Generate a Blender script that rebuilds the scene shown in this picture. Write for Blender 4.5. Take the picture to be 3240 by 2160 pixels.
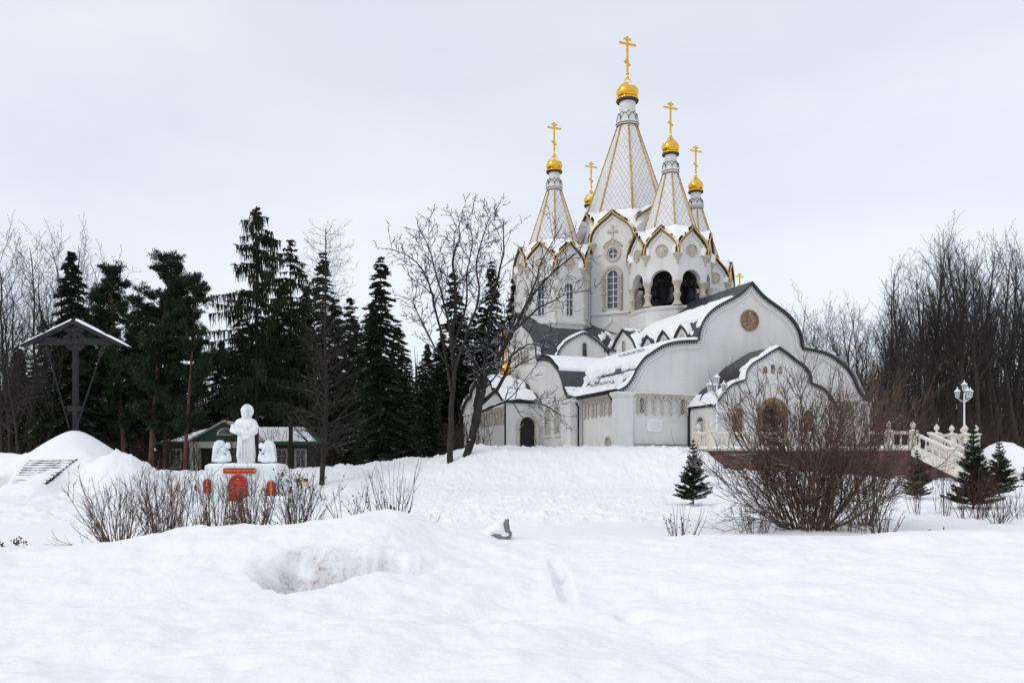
import bpy, math, random
import numpy as np
from mathutils import Vector, Matrix, noise as mnoise
from mathutils.geometry import tessellate_polygon
scene = bpy.context.scene
for o in list(bpy.data.objects): bpy.data.objects.remove(o)
COL = scene.collection
pi = math.pi; R = math.radians
# ------------------------------------------------------------ camera
EYE = 1.7; F = 2700.0; HV = 1500.0          # focal length and horizon row for a 3240 x 2160 picture
cd = bpy.data.cameras.new('camera'); cam = bpy.data.objects.new('camera', cd); COL.objects.link(cam)
cam.location = (0, 0, EYE); cam.rotation_euler = (pi/2, 0, 0)
cd.sensor_width = 36; cd.lens = 36*F/3240; cd.shift_y = (HV-1080)/3240
cd.clip_start = .1; cd.clip_end = 3000; scene.camera = cam
# ------------------------------------------------------------ overcast sky
world = bpy.data.worlds.new("World"); scene.world = world; world.use_nodes = True
wn = world.node_tree.nodes; wl = world.node_tree.links; wn.clear()
out = wn.new('ShaderNodeOutputWorld'); add = wn.new('ShaderNodeAddShader')
sky = wn.new('ShaderNodeTexSky'); sky.sky_type = 'NISHITA'; sky.sun_disc = False
SUN_EL, SUN_ROT = R(38), R(240)
sky.sun_elevation = SUN_EL; sky.sun_rotation = SUN_ROT
b1 = wn.new('ShaderNodeBackground'); b1.inputs[1].default_value = .05
wl.new(sky.outputs[0], b1.inputs[0])
tc = wn.new('ShaderNodeTexCoord'); sep = wn.new('ShaderNodeSeparateXYZ'); wl.new(tc.outputs['Generated'], sep.inputs[0])
mp = wn.new('ShaderNodeMapping'); mp.inputs['Scale'].default_value = (1, 1, 2.6); wl.new(tc.outputs['Generated'], mp.inputs[0])
nz = wn.new('ShaderNodeTexNoise'); nz.inputs['Scale'].default_value = 1.7; nz.inputs['Detail'].default_value = 5; nz.inputs['Roughness'].default_value = .5
wl.new(mp.outputs[0], nz.inputs['Vector'])
cr = wn.new('ShaderNodeValToRGB'); cr.color_ramp.elements[0].position = .28; cr.color_ramp.elements[0].color = (.62, .635, .69, 1)
cr.color_ramp.elements[1].position = .74; cr.color_ramp.elements[1].color = (.80, .80, .82, 1)
wl.new(nz.outputs[0], cr.inputs[0]); 
el = wn.new('ShaderNodeMapRange'); el.inputs[1].default_value = .42; el.inputs[2].default_value = 1; el.inputs[3].default_value = .97; el.inputs[4].default_value = 1.16
wl.new(sep.outputs[2], el.inputs[0])
b2 = wn.new('ShaderNodeBackground'); wl.new(cr.outputs[0], b2.inputs[0]); wl.new(el.outputs[0], b2.inputs[1])
wl.new(b1.outputs[0], add.inputs[0]); wl.new(b2.outputs[0], add.inputs[1]); wl.new(add.outputs[0], out.inputs[0])
sd = bpy.data.lights.new('sun', 'SUN'); sd.energy = .65; sd.angle = R(16); sd.color = (1, .97, .93)
sun = bpy.data.objects.new('sun', sd); COL.objects.link(sun); sun.rotation_euler = (pi/2-SUN_EL, 0, R(-60)); sun.location = (0, 0, 60)
scene.view_settings.view_transform = 'Standard'; scene.view_settings.look = 'None'
scene.view_settings.exposure = 0.0; scene.view_settings.gamma = 1; scene.render.film_transparent = False
scene.render.engine = 'CYCLES'; scene.cycles.max_bounces = 5; scene.cycles.diffuse_bounces = 3; scene.cycles.transparent_max_bounces = 4

# ------------------------------------------------------------ materials
def mat(name, col, rough=.8, metal=0, var=.12, vscale=2.0, bump=0., bscale=20., snow=None, snowthr=.55, snowscale=4., spec=.3, band=None, extra=None):
    """principled with noise colour variation, optional bump and snow lying on upward faces"""
    m = bpy.data.materials.new(name); m.use_nodes = True; t = m.node_tree; n = t.nodes; l = t.links
    p = n['Principled BSDF']; p.inputs['Roughness'].default_value = rough; p.inputs['Metallic'].default_value = metal
    p.inputs['Specular IOR Level'].default_value = spec
    geo = n.new('ShaderNodeNewGeometry'); tc = n.new('ShaderNodeTexCoord'); vec = tc.outputs['Object']
    nz = n.new('ShaderNodeTexNoise'); nz.inputs['Scale'].default_value = vscale; nz.inputs['Detail'].default_value = 6; l.new(vec, nz.inputs['Vector'])
    mx = n.new('ShaderNodeMix'); mx.data_type = 'RGBA'
    mx.inputs['A'].default_value = tuple(c*(1-var) for c in col)+(1,); mx.inputs['B'].default_value = tuple(min(.95, c*(1+var)) for c in col)+(1,)
    mr = n.new('ShaderNodeMapRange'); mr.inputs[1].default_value = .3; mr.inputs[2].default_value = .7; l.new(nz.outputs[0], mr.inputs[0]); l.new(mr.outputs[0], mx.inputs['Factor'])
    colout = mx.outputs['Result']
    if band:                                   # horizontal courses: (period, colour factor)
        sp = n.new('ShaderNodeSeparateXYZ'); l.new(vec, sp.inputs[0])
        a = n.new('ShaderNodeMath'); a.operation = 'PINGPONG'; a.inputs[1].default_value = band[0]; l.new(sp.outputs[2], a.inputs[0])
        b = n.new('ShaderNodeMath'); b.operation = 'LESS_THAN'; b.inputs[1].default_value = band[0]*band[2]; l.new(a.outputs[0], b.inputs[0])
        m2 = n.new('ShaderNodeMix'); m2.data_type = 'RGBA'; m2.inputs['B'].default_value = tuple(c*band[1] for c in col)+(1,)
        l.new(b.outputs[0], m2.inputs['Factor']); l.new(colout, m2.inputs['A']); colout = m2.outputs['Result']
    if extra: colout = extra(m, n, l, colout, vec)
    if bump:
        bz = n.new('ShaderNodeTexNoise'); bz.inputs['Scale'].default_value = bscale; bz.inputs['Detail'].default_value = 5; l.new(vec, bz.inputs['Vector'])
        bp = n.new('ShaderNodeBump'); bp.inputs['Strength'].default_value = .8; bp.inputs['Distance'].default_value = bump; l.new(bz.outputs[0], bp.inputs['Height']); l.new(bp.outputs[0], p.inputs['Normal'])
    if snow:
        sn = n.new('ShaderNodeSeparateXYZ'); l.new(geo.outputs['Normal'], sn.inputs[0])
        s2 = n.new('ShaderNodeTexNoise'); s2.inputs['Scale'].default_value = snowscale; s2.inputs['Detail'].default_value = 4; l.new(vec, s2.inputs['Vector'])
        ad = n.new('ShaderNodeMath'); ad.operation = 'MULTIPLY_ADD'; ad.inputs[1].default_value = 1.6; l.new(s2.outputs[0], ad.inputs[0]); l.new(sn.outputs[2], ad.inputs[2])
        gt = n.new('ShaderNodeMapRange'); gt.inputs[1].default_value = snowthr+.8; gt.inputs[2].default_value = snowthr+.9; gt.inputs[4].default_value = snow; l.new(ad.outputs[0], gt.inputs[0])
        m3 = n.new('ShaderNodeMix'); m3.data_type = 'RGBA'; m3.inputs['B'].default_value = (.84, .86, .9, 1)
        l.new(gt.outputs[0], m3.inputs['Factor']); l.new(colout, m3.inputs['A']); colout = m3.outputs['Result']
        if metal:
            iv = n.new('ShaderNodeMath'); iv.operation = 'SUBTRACT'; iv.inputs[0].default_value = 1; l.new(gt.outputs[0], iv.inputs[1]); l.new(iv.outputs[0], p.inputs['Metallic'])
            ra = n.new('ShaderNodeMath'); ra.operation = 'MAXIMUM'; ra.inputs[1].default_value = rough; l.new(gt.outputs[0], ra.inputs[0]); l.new(ra.outputs[0], p.inputs['Roughness'])
    l.new(colout, p.inputs['Base Color'])
    return m

def ramp_noise(n, l, vec, scale, lo, hi, detail=5):
    z = n.new('ShaderNodeTexNoise'); z.inputs['Scale'].default_value = scale; z.inputs['Detail'].default_value = detail; l.new(vec, z.inputs['Vector'])
    r = n.new('ShaderNodeMapRange'); r.inputs[1].default_value = lo; r.inputs[2].default_value = hi; l.new(z.outputs[0], r.inputs[0]); return r.outputs[0]
def mixc(n, l, fac, a, col):
    m = n.new('ShaderNodeMix'); m.data_type = 'RGBA'; m.inputs['B'].default_value = tuple(col)+(1,); l.new(fac, m.inputs['Factor']); l.new(a, m.inputs['A']); return m.outputs['Result']
def stains(m, n, l, c, vec):                  # weather streaks and damp patches on the whitewash
    mpn = n.new('ShaderNodeMapping'); mpn.inputs['Scale'].default_value = (1.6, 1.6, .16); l.new(vec, mpn.inputs[0])
    f = ramp_noise(n, l, mpn.outputs[0], .9, .5, .8); mm = n.new('ShaderNodeMath'); mm.operation = 'MULTIPLY'; mm.inputs[1].default_value = .35; l.new(f, mm.inputs[0])
    c = mixc(n, l, mm.outputs[0], c, (.45, .43, .39))
    sp = n.new('ShaderNodeSeparateXYZ'); l.new(vec, sp.inputs[0]); lo = n.new('ShaderNodeMapRange'); lo.inputs[1].default_value = .25; lo.inputs[2].default_value = 1.5; lo.inputs[3].default_value = .6; lo.inputs[4].default_value = 0; l.new(sp.outputs[2], lo.inputs[0])
    q = n.new('ShaderNodeMath'); q.operation = 'MULTIPLY'; l.new(lo.outputs[0], q.inputs[0]); l.new(ramp_noise(n, l, vec, 1.7, .35, .7), q.inputs[1])
    c = mixc(n, l, q.outputs[0], c, (.36, .33, .29))
    jp = n.new('ShaderNodeMapping'); jp.inputs['Scale'].default_value = (.5, .5, .9); l.new(vec, jp.inputs[0]); k = n.new('ShaderNodeMath'); k.operation = 'MULTIPLY'; k.inputs[1].default_value = .22; l.new(ramp_noise(n, l, jp.outputs[0], .7, .45, .75), k.inputs[0])
    return mixc(n, l, k.outputs[0], c, (.52, .51, .5))
def tent_lines(m, n, l, c, vec):
    uv = n.new('ShaderNodeUVMap'); sp = n.new('ShaderNodeSeparateXYZ'); l.new(uv.outputs[0], sp.inputs[0])
    def diag(sg):
        a = n.new('ShaderNodeMath'); a.operation = 'MULTIPLY_ADD'; a.inputs[1].default_value = sg*.56; l.new(sp.outputs[1], a.inputs[0]); l.new(sp.outputs[0], a.inputs[2])
        b = n.new('ShaderNodeMath'); b.operation = 'PINGPONG'; b.inputs[1].default_value = .22; l.new(a.outputs[0], b.inputs[0])
        d = n.new('ShaderNodeMath'); d.operation = 'LESS_THAN'; d.inputs[1].default_value = .021; l.new(b.outputs[0], d.inputs[0]); return d.outputs[0]
    x = n.new('ShaderNodeMath'); x.operation = 'MAXIMUM'; l.new(diag(1), x.inputs[0]); l.new(diag(-1), x.inputs[1])
    y = n.new('ShaderNodeMath'); y.operation = 'MULTIPLY'; y.inputs[1].default_value = .6; l.new(x.outputs[0], y.inputs[0])
    return mixc(n, l, y.outputs[0], c, (.17, .17, .18))
def rubble(m, n, l, c, vec):
    v = n.new('ShaderNodeTexVoronoi'); v.feature = 'DISTANCE_TO_EDGE'; v.inputs['Scale'].default_value = 2.6; l.new(vec, v.inputs['Vector'])
    r = n.new('ShaderNodeMapRange'); r.inputs[1].default_value = .02; r.inputs[2].default_value = .06; r.inputs[3].default_value = 1; r.inputs[4].default_value = 0; l.new(v.outputs['Distance'], r.inputs[0])
    v2 = n.new('ShaderNodeTexVoronoi'); v2.inputs['Scale'].default_value = 2.6; l.new(vec, v2.inputs['Vector'])
    mm = n.new('ShaderNodeMix'); mm.data_type = 'RGBA'; mm.inputs['B'].default_value = (.06, .035, .033, 1); sc_ = n.new('ShaderNodeSeparateColor'); l.new(v2.outputs['Color'], sc_.inputs[0]); l.new(sc_.outputs[0], mm.inputs['Factor']); l.new(c, mm.inputs['A'])
    return mixc(n, l, r.outputs[0], mm.outputs['Result'], (.07, .05, .045))
def mosaic(m, n, l, c, vec):                  # plain colourful stand-in for a mosaic picture
    v = n.new('ShaderNodeTexVoronoi'); v.inputs['Scale'].default_value = 6.5; l.new(vec, v.inputs['Vector'])
    s = n.new('ShaderNodeSeparateColor'); l.new(v.outputs['Color'], s.inputs[0])
    r = n.new('ShaderNodeValToRGB'); r.color_ramp.interpolation = 'CONSTANT'; e = r.color_ramp.elements
    e[0].color = (.3, .17, .07, 1); e[1].position = .35; e[1].color = (.3, .07, .04, 1)
    for p_, q in ((.5, (.07, .1, .2, 1)), (.68, (.33, .22, .09, 1)), (.8, (.42, .36, .3, 1)), (.9, (.1, .14, .17, 1))): x = e.new(p_); x.color = q
    l.new(s.outputs[0], r.inputs[0]); return r.outputs[0]
def carved(m, n, l, c, vec):
    v = n.new('ShaderNodeTexVoronoi'); v.feature = 'SMOOTH_F1'; v.inputs['Scale'].default_value = 7; l.new(vec, v.inputs['Vector'])
    r = n.new('ShaderNodeMapRange'); r.inputs[1].default_value = .45; r.inputs[2].default_value = .75; r.inputs[4].default_value = .55; l.new(v.outputs[0], r.inputs[0])
    return mixc(n, l, r.outputs[0], c, (.22, .19, .14))

M = {}
M['snow'] = mat('snow', (.89, .89, .895), .6, var=.015, vscale=.6, bump=.03, bscale=9, spec=.2)
def bank_dirt(m, n, l, c, vec):
    f = ramp_noise(n, l, vec, 26, .69, .74, 3); g = ramp_noise(n, l, vec, .5, .52, .62)
    k = n.new('ShaderNodeMath'); k.operation = 'MULTIPLY'; l.new(f, k.inputs[0]); l.new(g, k.inputs[1])
    k2 = n.new('ShaderNodeMath'); k2.operation = 'MULTIPLY'; k2.inputs[1].default_value = .35; l.new(k.outputs[0], k2.inputs[0])
    c = mixc(n, l, k2.outputs[0], c, (.36, .34, .32))
    at = n.new('ShaderNodeAttribute'); at.attribute_name = 'dirt'          # meltwater grime on the cut face of the near bank
    f2 = ramp_noise(n, l, vec, 2.6, .36, .56); f3 = ramp_noise(n, l, vec, 16, .5, .78, 3)
    a1 = n.new('ShaderNodeMath'); a1.operation = 'MULTIPLY'; l.new(f2, a1.inputs[0]); l.new(at.outputs['Fac'], a1.inputs[1])
    a2 = n.new('ShaderNodeMath'); a2.operation = 'MULTIPLY_ADD'; a2.inputs[1].default_value = .6; a2.inputs[2].default_value = .38; l.new(f3, a2.inputs[0])
    a3 = n.new('ShaderNodeMath'); a3.operation = 'MULTIPLY'; l.new(a1.outputs[0], a3.inputs[0]); l.new(a2.outputs[0], a3.inputs[1])
    c = mixc(n, l, a3.outputs[0], c, (.16, .12, .09))
    sp = ramp_noise(n, l, vec, 38, .71, .74, 2); a4 = n.new('ShaderNodeMath'); a4.operation = 'MULTIPLY'; l.new(sp, a4.inputs[0]); l.new(at.outputs['Fac'], a4.inputs[1])
    return mixc(n, l, a4.outputs[0], c, (.08, .06, .05))
M['ground'] = mat('ground_snow', (.89, .89, .895), .6, var=.012, vscale=.4, bump=.018, bscale=16, spec=.2, extra=bank_dirt)
M['wall'] = mat('whitewashed_brick', (.70, .69, .67), .85, var=.05, vscale=.5, bump=.01, bscale=14, band=(.15, .965, .12), extra=stains)
M['wallp'] = mat('smooth_white_trim', (.70, .69, .67), .8, var=.05, vscale=1.2)
M['roof'] = mat('dark_metal_roof', (.032, .034, .038), .42, var=.25, vscale=1.5, spec=.5)
M['trim'] = mat('dark_eave_trim', (.05, .05, .053), .6, var=.3, vscale=3)
M['gold'] = mat('gilding', (.83, .5, .075), .2, 1, var=.12, vscale=2.5)
M['golddome'] = mat('gilded_dome', (.84, .5, .07), .18, 1, var=.12, vscale=3, snow=.85, snowthr=.6, snowscale=1.3)
M['goldpaint'] = mat('gold_rib', (.55, .36, .1), .45, .45, var=.3, vscale=3)
M['stone'] = mat('carved_stone', (.52, .48, .4), .85, var=.12, vscale=3, bump=.02, bscale=12, extra=carved)
M['stonep'] = mat('plain_stone', (.56, .53, .46), .85, var=.1, vscale=3, bump=.01)
M['tent'] = mat('tent_tiles', (.72, .72, .72), .7, var=.06, vscale=1.5, extra=tent_lines)
M['glass'] = mat('window_glass', (.05, .065, .085), .08, var=.3, vscale=.8, spec=.6)
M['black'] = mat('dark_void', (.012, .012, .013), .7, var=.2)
M['bronze'] = mat('dark_bronze', (.03, .03, .032), .45, .5, var=.3)
M['doorm'] = mat('dark_door', (.018, .016, .016), .6, var=.2, bump=.01)
M['white'] = mat('white_paint', (.8, .8, .8), .5, var=.04)
M['lattice'] = mat('white_lattice', (.7, .7, .68), .6, var=.05)
M['mosaic'] = mat('mosaic_picture', (.4, .25, .1), .35, extra=mosaic)
M['ochre'] = mat('ochre_door', (.26, .15, .06), .5, var=.4, vscale=5, extra=carved)
M['rubble'] = mat('rubble_wall', (.2, .095, .083), .9, var=.25, vscale=2, bump=.05, bscale=5, extra=rubble)
M['balus'] = mat('cast_stone', (.68, .64, .56), .85, var=.1, vscale=2, bump=.008, snow=1, snowthr=.75, snowscale=3)
M['logs'] = mat('green_grey_boards', (.07, .075, .065), .8, var=.2, vscale=2, band=(.11, .45, .18))
M['greenp'] = mat('green_boards', (.055, .09, .07), .8, var=.15, band=(.11, .6, .15))
M['greenroof'] = mat('green_metal', (.03, .13, .08), .5, var=.2)
M['housewhite'] = mat('pale_trim', (.5, .48, .43), .8, var=.1)
M['darkwood'] = mat('weathered_timber', (.022, .021, .023), .85, var=.4, vscale=5, bump=.02, bscale=10)
M['ice'] = mat('carved_ice', (.76, .805, .815), .2, var=.13, vscale=2.5, bump=.06, bscale=9, spec=.6)
M['iceblk'] = mat('ice_blocks', (.72, .785, .795), .25, var=.1, vscale=1.6, bump=.04, bscale=6, spec=.6, band=(.12, .84, .07))
M['red'] = mat('red_paint', (.40, .009, .012), .45, var=.1)
M['yellow'] = mat('yellow_paint', (.62, .4, .02), .5, var=.1)
M['bark'] = mat('dark_bark', (.035, .03, .026), .9, var=.4, vscale=3, snow=.8, snowthr=.78, snowscale=2.5)
M['barkg'] = mat('grey_bark', (.032, .028, .024), .9, var=.35, vscale=3, bump=.03, bscale=8)
M['barksnow'] = mat('snowy_bark', (.024, .021, .019), .9, var=.4, vscale=3, bump=.03, bscale=8, snow=1, snowthr=.58, snowscale=3)
M['barkred'] = mat('pine_bark', (.085, .045, .032), .9, var=.5, vscale=1.2, bump=.03, bscale=6)
M['twig'] = mat('brown_twig', (.115, .076, .054), .8, var=.35, vscale=3, snow=.8, snowthr=.9, snowscale=5)
M['bushbark'] = mat('dark_bush_bark', (.088, .056, .04), .8, var=.35, vscale=3, snow=.8, snowthr=.82, snowscale=5)
M['edge'] = mat('grey_edging', (.13, .13, .135), .7, var=.2)
M['twigd'] = mat('dark_twig', (.055, .038, .032), .8, var=.35, vscale=3, snow=.6, snowthr=.88, snowscale=5)
M['needle'] = mat('spruce_needles', (.024, .031, .02), .8, var=.5, vscale=.8, snow=.6, snowthr=.96, snowscale=1.1, spec=.15)
M['needlew'] = mat('weeping_needles', (.022, .028, .013), .8, var=.5, vscale=.8, snow=.8, snowthr=1.02, snowscale=1.0, spec=.15)
M['pineneedle'] = mat('pine_needles', (.022, .034, .018), .8, var=.5, vscale=.8, snow=.7, snowthr=.97, snowscale=.9, spec=.15)
M['sapneedle'] = mat('young_spruce_needles', (.024, .036, .018), .8, var=.4, vscale=2, snow=.85, snowthr=.84, snowscale=3, spec=.15)
M['seed'] = mat('dry_seed_heads', (.05, .035, .03), .9, var=.4)
M['rock'] = mat('grey_rock', (.2, .19, .18), .9, var=.3, vscale=4, bump=.02, snow=1, snowthr=.4, snowscale=4)
M['brick'] = mat('pale_brick', (.2, .17, .14), .9, var=.2)
M['signgold'] = mat('gold_lettering', (.75, .42, .05), .5, var=.05)
M['candleglass'] = mat('red_glass', (.55, .01, .015), .15, var=.1, spec=.6)
M['greywhite'] = mat('grey_letter', (.55, .55, .55), .8)

# ------------------------------------------------------------ mesh builder
class Geo:
    def __init__(s): s.v = []; s.nv = 0; s.f = []; s.cut = []   # cut: where each separately added piece starts
    def add(s, V, faces):
        V = np.asarray(V, float); s.cut.append((len(s.v), len(s.f), s.nv)); s.v.append(V)
        by = {}
        if isinstance(faces, np.ndarray): s.f.append(faces+s.nv)
        else:
            for f in faces: by.setdefault(len(f), []).append(f)
            for k, l in by.items(): s.f.append(np.array(l, int)+s.nv)
        s.nv += len(V)
    def merge(s, g):
        for v in g.v: s.v.append(v)
        for f in g.f: s.f.append(f+s.nv)
        s.nv += g.nv
    def box(s, a, b, Mx=None):
        V = [(x, y, z) for x in (a[0], b[0]) for y in (a[1], b[1]) for z in (a[2], b[2])]
        if Mx is not None: V = [tuple(Mx @ Vector(p)) for p in V]
        s.add(V, [(0, 1, 3, 2), (4, 6, 7, 5), (0, 4, 5, 1), (2, 3, 7, 6), (0, 2, 6, 4), (1, 5, 7, 3)])
    def pieces(s):
        o = []; C = s.cut+[(len(s.v), len(s.f), s.nv)]
        for (v0, f0, n0), (v1, f1, n1) in zip(C, C[1:]):
            g = Geo(); g.v = s.v[v0:v1]; g.f = [f-n0 for f in s.f[f0:f1]]; g.nv = n1-n0; o.append(g)
        return o
    def prism(s, loops, O, n, d0, d1):
        O = Vector(O); n = Vector(n).normalized(); ex = Vector((0, 0, 1)).cross(n).normalized(); ez = Vector((0, 0, 1))
        if n.z > .5: ex = Vector((1, 0, 0)); ez = Vector((0, 1, 0))
        flat = [p for L in loops for p in L]
        tri = tessellate_polygon([[Vector((p[0], p[1], 0)) for p in L] for L in loops])
        N = len(flat); V = [tuple(O+ex*p[0]+ez*p[1]+n*d) for d in (d0, d1) for p in flat]
        # orientation of caps
        fs = []
        for t in tri:
            a, b, c = (flat[i] for i in t)
            ar = (b[0]-a[0])*(c[1]-a[1])-(b[1]-a[1])*(c[0]-a[0])
            if abs(ar) < 1e-12: continue
            t = tuple(t) if (ar > 0) == (d1 > d0) else tuple(reversed(t))
            fs.append(tuple(i+N for i in t)); fs.append(tuple(reversed(t)))
        k = 0
        for li, L in enumerate(loops):
            ar = sum(L[i][0]*L[(i+1) % len(L)][1]-L[(i+1) % len(L)][0]*L[i][1] for i in range(len(L)))
            fw = ((ar > 0) == (li == 0)) == (d1 > d0)
            for i in range(len(L)):
                a, b = k+i, k+(i+1) % len(L)
                fs.append((a, b, b+N, a+N) if fw else (b, a, a+N, b+N))
            k += len(L)
        s.add(V, fs)
    def lathe(s, prof, seg=20, loc=(0, 0, 0), sx=1, sy=1, Mx=None):
        P = np.array(prof, float); a = np.arange(seg)*2*pi/seg; m = len(P)
        V = np.stack([np.outer(P[:, 0], np.cos(a))*sx, np.outer(P[:, 0], np.sin(a))*sy, np.repeat(P[:, 1:2], seg, 1)], -1).reshape(-1, 3)+np.array(loc)
        if Mx is not None: V = np.array([tuple(Mx @ Vector(p)) for p in V])
        i = np.arange(m-1)[:, None]*seg; j = np.arange(seg)[None]; j2 = (j+1) % seg
        s.add(V, np.stack([i+j, i+j2, i+seg+j2, i+seg+j], -1).reshape(-1, 4))
    def ell(s, c, r, seg=20, rot=None):
        pr = [(math.sin(pi*i/14)+1e-4, -math.cos(pi*i/14)) for i in range(15)]
        Mx = Matrix.Translation(Vector(c)) @ (rot or Matrix()) @ Matrix.Diagonal((*r, 1)); s.lathe(pr, seg, Mx=Mx)
    def tubes(s, P, Rr, k=5, cap=True):
        P = np.asarray(P, float); Rr = np.asarray(Rr, float)
        if P.ndim == 2: P = P[None]; Rr = Rr[None]
        if len(P) == 0: return
        n, m, _ = P.shape
        T = np.gradient(P, axis=1); T /= np.linalg.norm(T, axis=2, keepdims=True)+1e-9
        mt = np.abs(P[:, -1]-P[:, 0]); ref = np.eye(3)[np.argmin(mt, 1)][:, None, :]
        U = np.cross(ref, T); U /= np.linalg.norm(U, axis=2, keepdims=True)+1e-9; W = np.cross(T, U)
        a = np.arange(k)*2*pi/k
        V = P[:, :, None]+Rr[:, :, None, None]*(U[:, :, None]*np.cos(a)[None, None, :, None]+W[:, :, None]*np.sin(a)[None, None, :, None])
        b = (np.arange(n)*m*k)[:, None, None]; i = (np.arange(m-1)*k)[None, :, None]; j = np.arange(k)[None, None]; j2 = (j+1) % k
        f = np.stack([b+i+j, b+i+j2, b+i+k+j2, b+i+k+j], -1).reshape(-1, 4)
        s.add(V.reshape(-1, 3), f)
        if cap and n < 50:
            s.f.append((np.arange(k)[None]+(np.arange(n)*m*k)[:, None]+(m-1)*k)+s.nv-n*m*k)
            s.f.append((np.arange(k)[::-1][None]+(np.arange(n)*m*k)[:, None])+s.nv-n*m*k)
    def sheet(s, G):                       # grid of points (a,b,3)
        a, b, _ = G.shape; i = np.arange(a-1)[:, None]*b; j = np.arange(b-1)[None]
        s.add(G.reshape(-1, 3), np.stack([i+j, i+j+1, i+b+j+1, i+b+j], -1).reshape(-1, 4))
    def quads(s, c, d, w, l, wd, bend=None):      # blades: centre, direction, side vector, length, width
        A = c-w*(wd/2)[:, None]; B = c+w*(wd/2)[:, None]; E = c+d*l[:, None]
        V = np.stack([A, B, E+w*(wd*.18)[:, None], E-w*(wd*.18)[:, None]], 1).reshape(-1, 3)
        s.add(V, (np.arange(len(c))*4)[:, None]+np.arange(4)[None])
    def mesh(s, name, off=None):
        me = bpy.data.meshes.new(name); V = np.concatenate(s.v) if s.v else np.zeros((0, 3))
        if off is not None: V = V-np.array(off)
        me.vertices.add(len(V)); me.vertices.foreach_set('co', V.astype(np.float32).ravel())
        nl = sum(f.size for f in s.f); nf = sum(len(f) for f in s.f)
        me.loops.add(nl); me.polygons.add(nf)
        me.loops.foreach_set('vertex_index', np.concatenate([f.ravel() for f in s.f]).astype(np.int32))
        tot = np.concatenate([np.full(len(f), f.shape[1]) for f in s.f]); st = np.concatenate([[0], np.cumsum(tot)[:-1]])
        me.polygons.foreach_set('loop_start', st.astype(np.int32)); me.update(calc_edges=True)
        return me
    def build(s, name, m, parent=None, smooth=False, off=None, ang=None):
        me = s.mesh(name, off)
        me.materials.append(m)
        me.polygons.foreach_set('use_smooth', np.full(len(me.polygons), bool(smooth)))
        if ang: me.set_sharp_from_angle(angle=R(ang))
        me.validate(); o = bpy.data.objects.new(name, me); COL.objects.link(o)
        if parent: o.parent = parent
        return o
def tag(o, label=None, cat=None, group=None, kind=None):
    if label: o['label'] = label
    if cat: o['category'] = cat
    if group: o['group'] = group
    if kind: o['kind'] = kind
    return o
def empty(name, loc, rz=0, **k):
    o = bpy.data.objects.new(name, None); COL.objects.link(o); o.location = loc; o.rotation_euler = (0, 0, rz); o.empty_display_size = .2
    return tag(o, **k)
def copy_tree(o, parent=None):
    c = o.copy(); COL.objects.link(c)
    if parent: c.parent = parent
    for ch in o.children: copy_tree(ch, c)
    return c
def relabel(o, label): o['label'] = label; return o
def W(u, v, Y): return Vector(((u-1620)*Y/F, Y, EYE+(HV-v)*Y/F))
def lerp(a, b, t): return a+(b-a)*t
def sm(x, a, b):
    t = np.clip((np.asarray(x, float)-a)/(b-a), 0, 1); return t*t*(3-2*t)

# ------------------------------------------------------------ terrain
_rng = np.random.default_rng(5); _lat = _rng.random((256, 256))
def vn(x, y):
    x = np.asarray(x, float); y = np.asarray(y, float); xi = np.floor(x).astype(int); yi = np.floor(y).astype(int)
    fx = x-xi; fy = y-yi; fx = fx*fx*fx*(fx*(fx*6-15)+10); fy = fy*fy*fy*(fy*(fy*6-15)+10)
    a = _lat[xi & 255, yi & 255]; b = _lat[(xi+1) & 255, yi & 255]; c = _lat[xi & 255, (yi+1) & 255]; d = _lat[(xi+1) & 255, (yi+1) & 255]
    return a+(b-a)*fx+(c-a)*fy+(a-b-c+d)*fx*fy
def fbm(x, y, o=4, g=.5):
    t = 0; a = 1; n = 0
    for i in range(o): t = t+a*vn(x*2**i+17*i, y*2**i+9*i); n += a; a *= g
    return t/n
KX, KY = 8.28, 65.0; CA = math.atan2(.365, .93)
cs, sn_ = math.cos(CA), math.sin(CA)
def c2w(s, t): return KX+cs*s-sn_*t, KY+sn_*s+cs*t
def H0(X, Y):
    z = np.interp(Y, [-20, 5, 12, 15.5, 18, 21, 26, 40, 53, 70, 120, 400], [.3, .4, .42, .5, .4, .14, .17, .42, .8, 1.4, 1.6, 6])
    return z
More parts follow.
